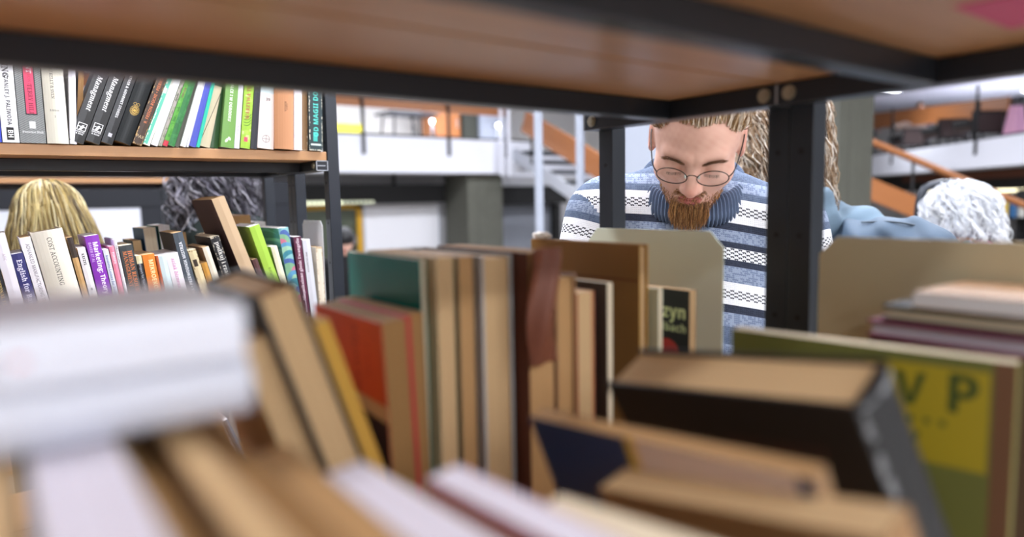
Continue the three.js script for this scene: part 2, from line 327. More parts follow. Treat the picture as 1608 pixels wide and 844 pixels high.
const upper = [
  { x0: 0.0, x1: 0.0272, H: 0.24, bg: '#2b3fb0', pages: 'white', label: 'blue spine at the left edge of the upper row, beside the white spine', texts: [['INTERNATIONAL', 0.5, 0.35, 0.5, '#fff', 'd', bsan]], boxes: [[0, 0.5, 1, 0.02, '#eef']] },
  { x0: 0.028, x1: 0.0545, H: 0.236, bg: '#f0f0f4', pages: 'white', label: 'white upright spine with black capitals and a black box mark at its foot', texts: [['MARKETING', 0.5, 0.3, 0.52, '#16161a', 'd', bser], ['STANLEY J. PALIWODA', 0.52, 0.66, 0.34, '#16161a', 'd', bsan]], boxes: [[0.28, 0.88, 0.44, 0.1, '#111']], post: (g, w, h) => { g.save(); g.translate(w * 0.5, h * 0.93); g.rotate(Math.PI / 2); g.fillStyle = '#fff'; g.font = 'bold ' + Math.round(w * 0.44) + 'px sans-serif'; g.textAlign = 'center'; g.textBaseline = 'middle'; g.fillText('BH', 0, 0); g.restore(); } },
  { x0: 0.0555, x1: 0.0972, H: 0.243, bg: '#8f9391', pre: pin, pages: 'cream', label: 'grey pinstriped spine with a tall pink red panel', boxes: [[0.29, 0.1, 0.46, 0.68, '#23252a'], [0.33, 0.1, 0.38, 0.67, '#e2476a'], [0.4, 0.83, 0.24, 0.055, '#e9e9ea']], texts: [['MANAGEMENT', 0.53, 0.28, 0.26, '#fff', 'd', bser], ['& HOW TO', 0.53, 0.5, 0.15, '#8d1d38', 'd', ser], ['TERRY HILL', 0.53, 0.66, 0.23, '#6d1230', 'd', bser], ['Prentice Hall', 0.52, 0.915, 0.13, '#f0f0f0', 'h', ser]] },
  { x0: 0.0985, x1: 0.1345, H: 0.232, bg: '#dcd8c8', pages: 'cream', round: true, rough: 0.7, label: 'cream cloth spine with one thin line of grey capitals', texts: [['LINDOWSKI / KELLY & SVEN', 0.42, 0.42, 0.2, '#4c4a45', 'd', ser], ['Edition', 0.45, 0.725, 0.13, '#3c3a36', 'h', ser], ['2', 0.45, 0.775, 0.12, '#3c3a36', 'h', ser]] },
  { x0: 0.1353, x1: 0.1475, H: 0.235, lean: -3, bg: '#eceaf2', pages: 'white', label: 'blank white paperback wedged before the slanted black trio' , boxes: [] },
  { x0: 0.1485, x1: 0.1585, H: 0.2, lean: -6, out: -0.045, D: 0.1, bg: '#b98c58', side: '#1b1a19', pages: 'tan', label: 'tan wedge of a book set back behind the first slanted black spine' },
  { x0: 0.1315, x1: 0.158, H: 0.236, lean: -21, bg: '#111214', pages: 'cream', rough: 0.35, label: 'first of three slanted black spines, white script next to the white paperback', texts: [['Managment', 0.5, 0.55, 0.5, '#fff', 'd', iser], ['JOURNAL OF', 0.48, 0.22, 0.14, '#ddd', 'd', ser]], post: shelfMark },
  { x0: 0.159, x1: 0.1858, H: 0.236, lean: -21, bg: '#111214', pages: 'cream', rough: 0.35, label: 'second slanted black spine with white script, twin beside the lettered one', texts: [['Managment', 0.5, 0.55, 0.5, '#fff', 'd', iser], ['JOURNAL OF', 0.48, 0.22, 0.14, '#ddd', 'd', ser]], post: shelfMark },
  { x0: 0.187, x1: 0.2085, H: 0.225, lean: -21, bg: '#14161a', pages: 'cream', rough: 0.35, label: 'slanted black spine with small bold white capitals, no emblem', texts: [['PARTNER & GOURMET STORIES', 0.5, 0.52, 0.36, '#f2f2f2', 'd', bsan]], boxes: [[0.35, 0.9, 0.35, 0.035, '#c9c9d2']] },
  { x0: 0.2095, x1: 0.242, H: 0.225, lean: -21, bg: '#151a1b', pages: 'tan', round: true, rough: 0.45, label: 'thick slanted black spine bearing a gold ornamental crest', post: crest },
  { x0: 0.243, x1: 0.2625, H: 0.208, lean: -22, bg: '#4a3a2f', pages: 'tan', worn: 2, wornColor: '#c9a56a', label: 'worn brown spine with orange hand lettering, next to the crested black one', texts: [['R. FRISON-ROCHE • PIERWSZY', 0.5, 0.5, 0.44, '#d4784a', 'u', bsan]], post: (g, w, h) => { g.fillStyle = '#d9c79c'; g.font = Math.round(w * 0.5) + 'px sans-serif'; g.textAlign = 'center'; g.fillText('PAX', w * 0.5, h * 0.93); } },
  { x0: 0.2632, x1: 0.2778, H: 0.2, lean: -22, bg: '#5fc1a6', pages: 'tan', worn: 3, wornColor: '#e9e2cf', label: 'tattered turquoise spine with white tears', boxes: [[0.6, 0, 0.4, 1, '#e6e3d6'], [0, 0.35, 0.5, 0.06, '#f0efe6']] },
  { x0: 0.2785, x1: 0.2925, H: 0.212, lean: -21, bg: '#eef0f0', pages: 'white', label: 'plain white slanted spine right of the tattered turquoise one', texts: [['KRAJ', 0.5, 0.15, 0.5, '#8794b8', 'd', bsan]] },
  { x0: 0.2932, x1: 0.3008, H: 0.205, lean: -21, bg: '#a7a796', pre: blotch(['#7a8a6d', '#b9a9b0', '#5a5b55']), pages: 'cream', label: 'thin grey spine with mottled print between white and grass green' , texts: [['ogrody', 0.5, 0.45, 0.7, '#3a3136', 'd', bsan]] },
  { x0: 0.3012, x1: 0.3115, H: 0.206, lean: -21, bg: '#5aa53f', pre: blotch(['#3f8a33', '#86c35a', '#2f6b2c']), boxes: [[0, 0.94, 1, 0.06, '#c8384a']], pages: 'white', label: 'grass green thin spine with a red foot', texts: [['ROSLINY', 0.5, 0.4, 0.6, '#8a4a50', 'd', bsan]] },
  { x0: 0.3118, x1: 0.3258, H: 0.206, lean: -20, bg: '#2f7a3e', pre: blotch(['#256433', '#4a9450']), pages: 'white', label: 'dark green mottled spine beside the grass green one' },
  { x0: 0.3262, x1: 0.3362, H: 0.21, lean: -19, out: -0.01, bg: '#6e6f66', pages: 'cream', label: 'grey olive spine set back before the white paper block' },
  { x0: 0.3366, x1: 0.348, H: 0.215, lean: -18, bg: '#f3f4f2', pages: 'white', label: 'bright white slanted spine left of the blue one' },
  { x0: 0.3486, x1: 0.354, H: 0.2, lean: -17, bg: '#dcdde6', side: '#22242a', pages: 'white', label: 'very thin pale booklet with dark sides, against the blue spine' },
  { x0: 0.3546, x1: 0.3685, H: 0.212, lean: -16, bg: '#4a56b8', pages: 'white', label: 'violet blue slanted spine touching a turquoise one' },
  { x0: 0.3688, x1: 0.3765, H: 0.212, lean: -16, bg: '#2fc2a4', pages: 'white', label: 'bright turquoise thin spine right of the violet blue one' },
  { x0: 0.377, x1: 0.399, H: 0.14, lean: -14, out: -0.006, bg: '#cfc3a4', pages: 'tan', label: 'short cream booklet crossed by a dark thin line', post: (g, w, h) => { g.strokeStyle = '#3a3028'; g.lineWidth = 2; g.beginPath(); g.moveTo(0, h * 0.9); g.lineTo(w, h * 0.1); g.stroke(); } },
  { x0: 0.4, x1: 0.42, H: 0.222, lean: -8, out: -0.02, bg: '#2e5a2c', pages: 'cream', rough: 0.35, label: 'deep green glossy book set back left of the gardening spine' },
  { x0: 0.4205, x1: 0.449, H: 0.232, lean: -8, bg: '#6fa04a', pages: 'white', rough: 0.35, label: 'broad leaf green spine with white gardening title', texts: [['NA DZIALCE I W OGRODKU', 0.47, 0.5, 0.32, '#f0f5ea', 'd', bsan]], post: (g, w, h) => { g.fillStyle = '#eaf3de'; g.beginPath(); g.ellipse(w * 0.4, h * 0.93, w * 0.1, w * 0.2, 0.5, 0, 6.3); g.ellipse(w * 0.6, h * 0.91, w * 0.09, w * 0.16, -0.6, 0, 6.3); g.fill(); } },
  { x0: 0.4496, x1: 0.461, H: 0.23, lean: -7, bg: '#e4e4ea', pages: 'white', label: 'white narrow spine with faint grey title beside leaf green', texts: [['NOWELE', 0.5, 0.82, 0.5, '#8d8fa0', 'd', san]] },
  { x0: 0.463, x1: 0.4845, H: 0.215, lean: -7, bg: '#9cc63c', pre: blotch(['#7fb02f', '#bfe06a', '#e9f0d0'], 30), pages: 'white', label: 'lime green spine with a pink title and curly stems', texts: [['WARZYWA TUNELOWE', 0.5, 0.4, 0.5, '#b23a4a', 'u', bser]], post: (g, w, h) => { g.fillStyle = '#e9556c'; g.fillRect(w * 0.3, h * 0.88, w * 0.4, w * 0.5); g.strokeStyle = '#2e5c1e'; g.lineWidth = 2; for (let i = 0; i < 4; i++) { g.beginPath(); g.arc(w * 0.4, h * (0.62 + i * 0.03), w * 0.5, 0.2, 2); g.stroke(); } } },
  { x0: 0.4852, x1: 0.5005, H: 0.225, lean: -7, bg: '#2b2d33', pages: 'cream', label: 'charcoal spine with white title at its top end', texts: [['II WOJNA I ROK', 0.5, 0.25, 0.46, '#e6e6ea', 'd', bsan]] },
  { x0: 0.501, x1: 0.5385, H: 0.228, lean: -6, bg: '#efe2dc', pages: 'cream', rough: 0.4, label: 'pale spine, light blue above and pinkish below, numbered and with a crossed circle', boxes: [[0, 0, 1, 0.44, '#cfe0e2']], texts: [['39', 0.5, 0.5, 0.26, '#3a3436', 'h', bsan]], post: (g, w, h) => { g.strokeStyle = '#4a4548'; g.lineWidth = 1.6; g.beginPath(); g.arc(w * 0.5, h * 0.9, w * 0.22, 0, 6.3); g.moveTo(w * 0.28, h * 0.9); g.lineTo(w * 0.72, h * 0.9); g.moveTo(w * 0.5, h * 0.9 - w * 0.22); g.lineTo(w * 0.5, h * 0.9 + w * 0.22); g.stroke(); } },
  { x0: 0.5392, x1: 0.5838, H: 0.236, lean: -3, out: 0.008, bg: '#c18a62', pages: 'tan', hard: true, rough: 0.75, label: 'thick brown paper wrapped spine with a tiny stamped title', texts: [['KSIEGA', 0.5, 0.58, 0.13, '#5a3a26', 'd', bser], ['TOM II', 0.6, 0.58, 0.1, '#5a3a26', 'd', ser]] },
  { x0: 0.585, x1: 0.6042, H: 0.23, lean: -3, out: 0.006, bg: '#efe6ea', pages: 'white', label: 'pinkish white spine with lilac lettering, right of brown paper one', texts: [['LEKTURY', 0.5, 0.3, 0.36, '#b58fb2', 'd', san], ['IIIIIII', 0.5, 0.86, 0.5, '#b9a4c6', 'h', san]] },
  { x0: 0.605, x1: 0.6243, H: 0.215, lean: -3, out: -0.01, bg: '#8a6a45', pages: 'old', worn: 1, label: 'brown worn spine set back next to the dark teal lettered one' },
  { x0: 0.6248, x1: 0.6585, H: 0.224, lean: -2, bg: '#23363a', pages: 'old', worn: 4, wornColor: '#ded7c2', label: 'dark teal worn spine with turquoise lettering at the end of the row', texts: [['OD MAGII DO TECHNIKI', 0.5, 0.42, 0.5, '#52d3c4', 'u', bsan]], boxes: [[0.3, 0.8, 0.32, 0.1, '#3fb9ad'], [0.12, 0.925, 0.76, 0.02, '#cfe0d8']] },
];
for (const b of upper) { b.group = UP; rowBook(FARTOP, -1.6275, b); }

// ---------- lower row across the aisle (leaning to the left) ----------
const LOW = 'spines on the lower shelf across the aisle';
const wave = (cols) => (g, w, h) => { for (let i = 0; i < 26; i++) { g.fillStyle = cols[i % cols.length]; g.beginPath(); g.ellipse(rnd() * w, h * i / 26, w * rr(0.3, 0.9), h * 0.06, rr(-0.4, 0.4), 0, 6.3); g.fill(); } };
const lower = [
  { a: 0.0, b: 0.016, top: 1.5, lean: 8, bg: '#16181c', pages: 'tan', label: 'black spine with gold title at the left end of the lower row', texts: [['THE NATIONAL TRADE', 0.5, 0.4, 0.42, '#d8b65c', 'd', bser]] },
  { a: 0.017, b: 0.0385, top: 1.552, lean: 8, bg: '#e3dfe8', pages: 'white', rough: 0.35, label: 'pale lilac spine left of the navy banking one', texts: [['ABC', 0.5, 0.2, 0.3, '#b7a9b8', 'd', ser]] },
  { a: 0.0395, b: 0.06, top: 1.512, lean: 9, bg: '#2c2c6a', pages: 'white', label: 'navy spine with a white English title', texts: [['English for Banking', 0.5, 0.46, 0.5, '#e9e6f4', 'd', bser]] },
  { a: 0.061, b: 0.08, top: 1.543, lean: 9.5, bg: '#eeebf0', pages: 'tan', label: 'white spine with slim dark capitals about manufacturing', texts: [['ADVANCED MANUFACTURING TECHNOLOGY', 0.55, 0.62, 0.36, '#423c44', 'd', san]] },
  { a: 0.081, b: 0.136, top: 1.552, lean: 9.5, bg: '#e2dccd', pages: 'cream', hard: true, rough: 0.7, label: 'widest cream spine of the lower row, thin black capitals', texts: [['COST ACCOUNTING', 0.5, 0.5, 0.16, '#2f2b26', 'd', ser]] },
  { a: 0.137, b: 0.148, top: 1.54, lean: 9, bg: '#c79f68', pages: 'tan', label: 'tan narrow spine with a dark top, right of the widest cream one', boxes: [[0, 0, 1, 0.16, '#3b302b']], texts: [['USTROJ', 0.5, 0.25, 0.6, '#3a2a1a', 'd', bser]] },
  { a: 0.149, b: 0.1635, top: 1.518, lean: 8.5, bg: '#f0eef0', pages: 'white', label: 'short white spine just left of the purple one', texts: [['KRYZYS', 0.5, 0.62, 0.4, '#222', 'd', bsan], ['6', 0.5, 0.36, 0.5, '#333', 'h', bsan]] },
  { a: 0.1645, b: 0.19, top: 1.541, lean: 7.5, bg: '#8a35b8', pages: 'white', rough: 0.35, label: 'vivid purple spine with a white marketing title', texts: [['Marketing: Theory and Practice', 0.62, 0.5, 0.4, '#fff', 'd', bsan], ['BAKER ET AL', 0.26, 0.22, 0.24, '#e3cdf0', 'd', san]] },
  { a: 0.1908, b: 0.2015, top: 1.512, lean: 7.5, bg: '#dfe3f0', pages: 'white', label: 'pale blue spine between purple and pink', texts: [['Business Letters for Today', 0.5, 0.5, 0.5, '#6278a8', 'd', bser]] },
  { a: 0.202, b: 0.2122, top: 1.518, lean: 7, bg: '#ee8ba4', pages: 'white', label: 'pink spine between pale blue and white', texts: [['EUROPA', 0.5, 0.62, 0.6, '#fbdfe6', 'd', bsan]] },
  { a: 0.2126, b: 0.219, top: 1.532, lean: 7, bg: '#f0eef4', pages: 'lilac', label: 'thin white spine right of the pink one', texts: [['PUBLIC RELATIONS', 0.5, 0.4, 0.8, '#666', 'd', bsan]] },
  { a: 0.2196, b: 0.2455, top: 1.518, lean: 6.5, bg: '#3c4244', side: '#5a2f28', pages: 'cream', label: 'dark grey green spine with two lines of orange capitals', texts: [['HUMAN RESOURCES', 0.7, 0.42, 0.34, '#e2824a', 'd', bser], ['MANAGEMENT', 0.32, 0.42, 0.32, '#e2824a', 'd', bser], ['Nowak', 0.32, 0.78, 0.24, '#d84c3a', 'd', iser]] },
  { a: 0.2462, b: 0.258, top: 1.495, lean: 6.5, bg: '#1c1d22', pages: 'cream', label: 'black slim spine about tourism before the orange one', boxes: [[0, 0, 1, 0.08, '#dcd3a8']], texts: [['Transport for Tourism', 0.5, 0.5, 0.46, '#dfe6f2', 'd', san]] },
  { a: 0.2588, b: 0.283, top: 1.496, lean: 6.5, bg: '#e8862e', pages: 'tan', label: 'bright orange spine with pale capitals', texts: [['MIKROEKONOMIA', 0.6, 0.48, 0.42, '#fbe6b0', 'd', bsan]] },
  { a: 0.2836, b: 0.29, top: 1.493, lean: 6.5, bg: '#b4562c', pages: 'cream', label: 'thin rust red spine touching the bright orange one' },
  { a: 0.2905, b: 0.3075, top: 1.492, lean: 8, bg: '#d3e6ea', pages: 'white', label: 'pale aqua spine after the orange ones', texts: [['Y', 0.5, 0.7, 0.5, '#4a80a0', 'h', bsan]] },
  { a: 0.308, b: 0.3335, top: 1.495, lean: 9, bg: '#f3eef4', pages: 'white', label: 'white spine with faint pink lettering before the slate blue one', texts: [['szlak biznesu', 0.5, 0.66, 0.32, '#d089b8', 'd', iser]] },
  { a: 0.334, b: 0.355, top: 1.54, lean: 10, bg: '#4a545e', side: '#15161a', pages: 'tan', label: 'slate blue spine with black cover and red foot', texts: [['EWA • PRZEWODNIK MISTRZA', 0.5, 0.4, 0.4, '#e8eaee', 'u', bsan]], boxes: [[0, 0.82, 1, 0.14, '#e08a70']] },
  { a: 0.36, b: 0.378, top: 1.5, lean: 13, bg: '#dccba2', pages: 'cream', worn: 1, wornColor: '#7a5a32', label: 'short cream spine with a dark letter patch, after the slate blue one', boxes: [[0.2, 0.1, 0.5, 0.07, '#3a2d24']] },
  { a: 0.379, b: 0.392, top: 1.47, lean: 13, bg: '#c8923e', pages: 'old', label: 'short mustard book half hidden near the black lettered spine' },
  { a: 0.393, b: 0.408, top: 1.505, lean: 14, bg: '#e6ddc8', side: '#7a5c44', pages: 'tan', label: 'cream spine with brown sides left of the black lettered one' },
  { a: 0.416, b: 0.437, top: 1.527, lean: 14, bg: '#1d1e22', pages: 'cream', worn: 1.5, label: 'black scuffed spine with white lettering beside the tall beige book', texts: [['podkuj i rzadz', 0.55, 0.4, 0.5, '#e8e6dd', 'd', bser]] },
  { a: 0.461, b: 0.492, top: 1.612, lean: 18, bg: '#c9ad8a', side: '#4a2c28', pages: 'tan', D: 0.2, rough: 0.7, label: 'tallest beige spine of the lower row, leaning left with a dark side' },
  { a: 0.493, b: 0.5065, top: 1.47, lean: 16, bg: '#5b3a3a', pages: 'tan', label: 'dark wine coloured short book left of the lime spine' },
  { a: 0.513, b: 0.539, top: 1.547, lean: 16, bg: '#a8d24a', pages: 'white', label: 'bright lime spine with a thin dark title', texts: [['Kosciol a kultura', 0.5, 0.62, 0.32, '#4a5a2a', 'u', san]] },
  { a: 0.54, b: 0.556, top: 1.498, lean: 12, bg: '#e9e6c8', side: '#7d9a3a', pages: 'white', label: 'short cream spine with olive green cover next to the lime one' },
  { a: 0.558, b: 0.583, top: 1.541, lean: 7, bg: '#6fa3b0', pre: wave(['#3f8a9a', '#8cc3c4', '#4a67a8', '#7fb08a', '#c8708a', '#5a9ac0', '#9ac8a8']), pages: 'white', left: { bg: '#5f97a8', pre: wave(['#3f7f92', '#7fb7bd', '#5f9ab4']) }, D: 0.17, label: 'book with blue, green and pink swirls on spine and cover' },
  { a: 0.585, b: 0.6045, top: 1.519, lean: 4, bg: '#5a1e3c', pages: 'white', label: 'maroon spine with a white serif title', texts: [['Nieuniknione glosic Ewangelie', 0.45, 0.42, 0.46, '#f0e4ea', 'u', bser], ['Ks. Boleslaw Kasper', 0.5, 0.86, 0.34, '#e0ccd6', 'u', bser]] },
  { a: 0.606, b: 0.626, top: 1.511, lean: 4, bg: '#d5d6de', pages: 'white', label: 'light grey spine with fine black print beside the maroon one', texts: [['WYDAWNICTWO WAM', 0.35, 0.3, 0.22, '#555', 'u', san]] },
  { a: 0.634, b: 0.6505, top: 1.491, lean: 1, bg: '#eadfca', pages: 'tan', worn: 2, wornColor: '#b89a6a', label: 'frayed cream spine against the post end of the lower row' },
];
for (const b of lower) {
  const k = Math.tan(b.lean * Math.PI / 180) * (1.415 - FAR);
  b.x0 = b.a + k; b.x1 = b.b + k - 0.0004; b.H = (b.top - FAR) / Math.cos(b.lean * Math.PI / 180); b.group = LOW;
  for (const t of b.texts || []) if (t[5] === 'd') { t[2] = t[0].length > 5 ? 0.05 : t[2] * 0.7; t[3] = Math.min(0.66, t[3] * 1.25); t[7] = 'left'; t[6] ??= 'sans-serif'; } else if (t[5] === 'u') { t[2] *= 0.8; t[3] = Math.min(0.6, t[3] * 1.15); }
  rowBook(FAR, -1.636, b);
}
// the pale bookend plate at the end of that row
const bookendMat = mat(0xdde4d0, 0.4);
function bookend(label, x, zNear, zFar, y0, y1, cut, m, side) {
  const t = thing('bookend', label, 'bookend', [x, y0, 0]);
  const w = zNear - zFar, h = y1 - y0, pts = [[0, 0], [w, 0], [w, h - cut], [w - cut, h], [cut, h], [0, h - cut]];
  const g = extr(pts, 0.0012, 0.0003).rotateY(Math.PI / 2).translate(0, 0, zNear); mesh('plate', g, m, t);
  mesh('foot', rbx(side < 0 ? -0.1 : 0, 0.0005, zFar + w * 0.25, side < 0 ? 0 : 0.1, 0.0016, zNear - w * 0.25, 0.0005, 1), m, t);
  return t;
}
bookend('white metal bookend with cut corners behind the frayed cream spine', 0.655, -1.645, -1.78, FAR, 1.556, 0.012, mat(0xe4e4e6, 0.4, { metalness: 0.1 }), -1);
// books of the third shelf, seen through the gap in the foreground
[['pale', '#d9dce4', 0.392, 0.415, 1.118, 20, 'slanted pale spine with dark marks on the third shelf, seen through the gap'], ['grey', '#77808c', 0.416, 0.43, 1.1, 20, 'grey slanted book right of the pale one on the third shelf'], ['plum', '#93506c', 0.33, 0.352, 1.13, 20, 'plum coloured slanted book left of the pale one on the third shelf']].forEach(([, bg, x0, x1, top, lean, label], i) =>
  rowBook(THIRD, -1.636, { x0: x0 + 0.06, x1: x1 + 0.06, lean, H: (top - THIRD) / 0.94, bg, pages: 'white', label, group: 'books on the third shelf across the aisle', worn: i ? 0 : 1.5, wornColor: '#6b6258', texts: i ? [] : [['ATLAS PTAKOW', 0.35, 0.35, 0.3, '#444', 'd', bser]], boxes: i ? [] : [[0.1, 0.6, 0.7, 0.12, '#2b2d31'], [0.1, 0.76, 0.7, 0.05, '#4b4d51']] }));
// books standing in the back half, their page edges towards the aisle
[[0.24, 0.03, 1.5, '#4a3a30', 'old', 'brown'], [0.275, 0.02, 1.515, '#26424a', 'tan', 'dark teal'], [0.3, 0.03, 1.545, '#2a5f8a', 'cream', 'blue'], [0.335, 0.028, 1.55, '#2f6b4a', 'white', 'green and white'], [0.37, 0.03, 1.53, '#1d1d20', 'tan', 'black'], [0.46, 0.03, 1.52, '#6a5140', 'tan', 'umber'], [0.505, 0.06, 1.568, '#8a6a45', 'old', 'thick brown'], [0.575, 0.03, 1.55, '#cfc9bd', 'white', 'off-white']].forEach(([x, T, top, bg, pages, c]) =>
  topBook(FAR, { P: [x, top, -1.93], T, D: 0.16, bg, pages, spineFar: true, lean: 4, label: c + ' book with page edges showing in the back half, behind the lower row', group: 'books in the back half of the far bookcase' }));

// ---------- foreground, far side: page edges towards the camera ----------
const AB = 'books of the near shelf with page edges towards the camera';
const far = (o) => topBook(NEAR, { spineFar: true, group: AB, ...o });
far({ P: [0.088, 1.478, -0.485], T: 0.02, D: 0.16, lean: 19, bg: '#c07a34', pages: 'old', label: 'orange edged paperback leaning left, lowest beside the white stack' });
far({ P: [0.126, 1.503, -0.475], T: 0.022, D: 0.15, lean: 18, bg: '#b9a578', pages: 'tan', label: 'leaning book with greenish cream pages against the black cover' });
far({ P: [0.1365, 1.537, -0.465], T: 0.03, D: 0.14, lean: 18, bg: '#17181a', pages: 'tan', hard: true, label: 'tall black hardback leaning left, page edges towards the camera' });
far({ P: [0.196, 1.503, -0.52], T: 0.0135, D: 0.14, lean: 18, bg: '#d39c3c', pages: 'gold', label: 'thin yellow paperback leaning on the black hardback' });
far({ P: [0.2545, 1.498, -0.52], T: 0.024, D: 0.15, lean: 2, bg: '#cf5a32', side: '#a8482c', pages: 'aged', label: 'book with orange cover, pale band and dark violet lower part',
  right: { bg: '#d9582c', pre: (g, w, h) => { g.fillStyle = '#d8b88a'; g.beginPath(); g.moveTo(0, h * 0.27); g.lineTo(w, h * 0.3); g.lineTo(w, h * 0.36); g.lineTo(0, h * 0.33); g.fill(); g.fillStyle = '#2c1d2c'; g.beginPath(); g.moveTo(0, h * 0.33); g.lineTo(w, h * 0.36); g.lineTo(w, h); g.lineTo(0, h); g.fill(); }, texts: [['SZACHY', 0.62, 0.15, 0.1, '#9c3016', 'u', bser], ['tom I', 0.78, 0.15, 0.08, '#a83a1c', 'u', ser]] } });
far({ P: [0.2795, 1.499, -0.53], T: 0.008, D: 0.14, lean: 2, bg: '#b3202c', pages: 'red', label: 'thin red booklet squeezed beside the orange book' });
far({ P: [0.2885, 1.497, -0.55], T: 0.024, D: 0.15, lean: 1, bg: '#5b5738', pages: 'aged', label: 'olive book with dark yellow pages in front of the teal folder' });
far({ P: [0.3215, 1.5445, -0.57], T: 0.0065, D: 0.165, bg: '#0e7d74', pages: 'cream', rough: 0.22, label: 'tall glossy teal folder standing behind the olive book' });
far({ P: [0.3305, 1.5465, -0.555], T: 0.019, D: 0.15, bg: '#c9b78e', pages: 'tan', label: 'tall cream brochure just right of the teal folder' });
far({ P: [0.352, 1.546, -0.55], T: 0.018, D: 0.16, bg: '#6a5a40', side: '#8c7c5c', pages: 'old', label: 'tall brown book with mottled page edges, left of the pale thick one' });
far({ P: [0.372, 1.546, -0.54], T: 0.037, D: 0.17, bg: '#d6d2ca', side: '#a9aaa8', pages: 'tan', hard: true, label: 'thick tall book with bright cream pages and grey boards' });
{
  const b = far({ P: [0.413, 1.548, -0.52], T: 0.033, D: 0.17, bg: '#6e3a22', side: '#5a2e1c', pages: 'old', rough: 0.75, label: 'worn brown leather book with curled cover at the top' });
  const flap = new THREE.PlaneGeometry(0.038, 0.075, 12, 14), fp = flap.attributes.position;
  for (let i = 0; i < fp.count; i++) { const x = fp.getX(i), y = fp.getY(i) / 0.075 + 0.5; fp.setXYZ(i, 0.0165 + x * 0.92 + 0.004 * Math.sin(y * 4), 0.185 + y * 0.116, -0.1745 - 0.008 * Math.sin(y * 3.1) * Math.cos(x * 60) - 0.004 * Math.sin(x * 160 + y * 5)); }
  flap.computeVertexNormals();
  mesh('curled_flap', [flap, flap.clone().translate(0, 0, 0.0012)], mat(0x6e3a22, 0.6), b);
}
far({ P: [0.449, 1.522, -0.52], T: 0.0275, D: 0.15, bg: '#8f6a45', pages: 'old', hard: true, label: 'brown hardback with pale rounded head, right of the worn leather book' });
far({ P: [0.478, 1.501, -0.52], T: 0.022, D: 0.15, bg: '#a8482e', pages: 'tan', label: 'red brown paperback with light cream pages' });
far({ P: [0.502, 1.5, -0.53], T: 0.011, D: 0.14, bg: '#8a1428', pages: 'old', label: 'narrow crimson book between cream pages and the grey cover' });
far({ P: [0.5215, 1.508, -0.52], T: 0.0095, D: 0.15, bg: '#4a4238', pages: 'cream', label: 'thin dark grey book with one bright page edge' });
far({ P: [0.5915, 1.545, -0.537], T: 0.0155, D: 0.2, bg: '#9a7238', side: '#a8803f', pages: 'tan', hard: true, rough: 0.6, label: 'large ochre folder whose flat cover spans the middle of the shelf', right: { bg: '#94692d', boxes: [[0, 0.14, 1, 0.008, '#7a4c1c']] } });
far({ P: [0.6105, 1.493, -0.525], T: 0.008, D: 0.13, bg: '#cdd2b4', pages: 'cream', label: 'thin pale green booklet left of the black cover with letters' });
far({ P: [0.661, 1.486, -0.52], T: 0.0135, D: 0.14, bg: '#15171a', side: '#8a6a48', pages: 'tan', label: 'small black cover with pale letters before the green bookend', right: { bg: '#111316', boxes: [], texts: [['uczyn', 0.97, 0.12, 0.165, '#dfe6a8', 'h', bsan, 'right'], ['wolbach', 0.97, 0.2, 0.11, '#cfd8a0', 'h', bsan, 'right']], post: (g, w, h) => { g.fillStyle = '#b02c26'; g.beginPath(); g.arc(w * 0.75, h * 0.36, w * 0.16, 0, 6.3); g.fill(); } } });
bookend('pale green metal bookend with a cut corner in front of the man', 0.7385, -0.5285, -0.7755, NEAR, 1.5535, 0.02, bookendMat, -1);

// ---------- foreground, near side: spines to the camera's aisle, tops seen from above ----------
const BB = 'blurred books nearest the camera';
const nb = (o) => topBook(NEAR, { group: BB, ...o });
bookend('large beige bookend at the right, behind the yellow labelled book', 0.737, -0.145, -0.4, NEAR, 1.552, 0.02, mat(0xc4b996, 0.42), -1);
for (const [x, T, bg, w] of [[0.628, 0.034, '#6a5340', 'umber'], [0.663, 0.034, '#3e4a52', 'slate'], [0.698, 0.034, '#7a6a4a', 'khaki']]) nb({ P: [x, 1.47, -0.142], T, D: 0.15, bg, pages: 'cream', label: w + ' upright book that carries the flat pile by the beige bookend' });
function flatBook(label, x0, x1, zn, zf, y0, T, o) {             // lies flat, page edges to the left
  Object.assign(o, { D: x1 - x0, H: zn - zf, T, near: true, label, group: 'flat pile by the beige bookend' });
  basis(makeBook(o), V(0, 1, 0), V(0, 0, 1), V(1, 0, 0), V(x1, y0, zf));
}
flatBook('maroon book with white page edges, bottom of the flat pile', 0.622, 0.732, -0.125, -0.291, 1.4708, 0.0155, { bg: '#7a1c44', pages: 'lilac', hard: true });
flatBook('black book with cream page edges, middle of the flat pile', 0.624, 0.732, -0.13, -0.279, 1.4866, 0.0142, { bg: '#17161a', pages: 'cream', hard: true });
flatBook('brown book with white page edges, top of the flat pile', 0.623, 0.73, -0.13, -0.254, 1.5011, 0.0138, { bg: '#a8815c', pages: 'white' });
nb({ P: [0.573, 1.476, -0.162], T: 0.018, D: 0.216, yaw: 9, bg: '#6e4a30', pages: 'cream', side: '#6b6230', label: 'olive book with a yellow label and dark green letters',
  left: { bg: '#6a6a30', boxes: [[0.54, 0.04, 0.39, 0.34, '#a8921c'], [0.94, 0, 0.06, 1, '#6e4a30']], texts: [['V', 0.69, 0.13, 0.16, '#3c4a1c', 'h', bsan], ['P', 0.85, 0.13, 0.19, '#3c4a1c', 'h', bsan], ['• • • •', 0.72, 0.24, 0.08, '#5a6020', 'h', bsan], ['v', 0.7, 0.3, 0.1, '#4a5220', 'h', bsan]] } });
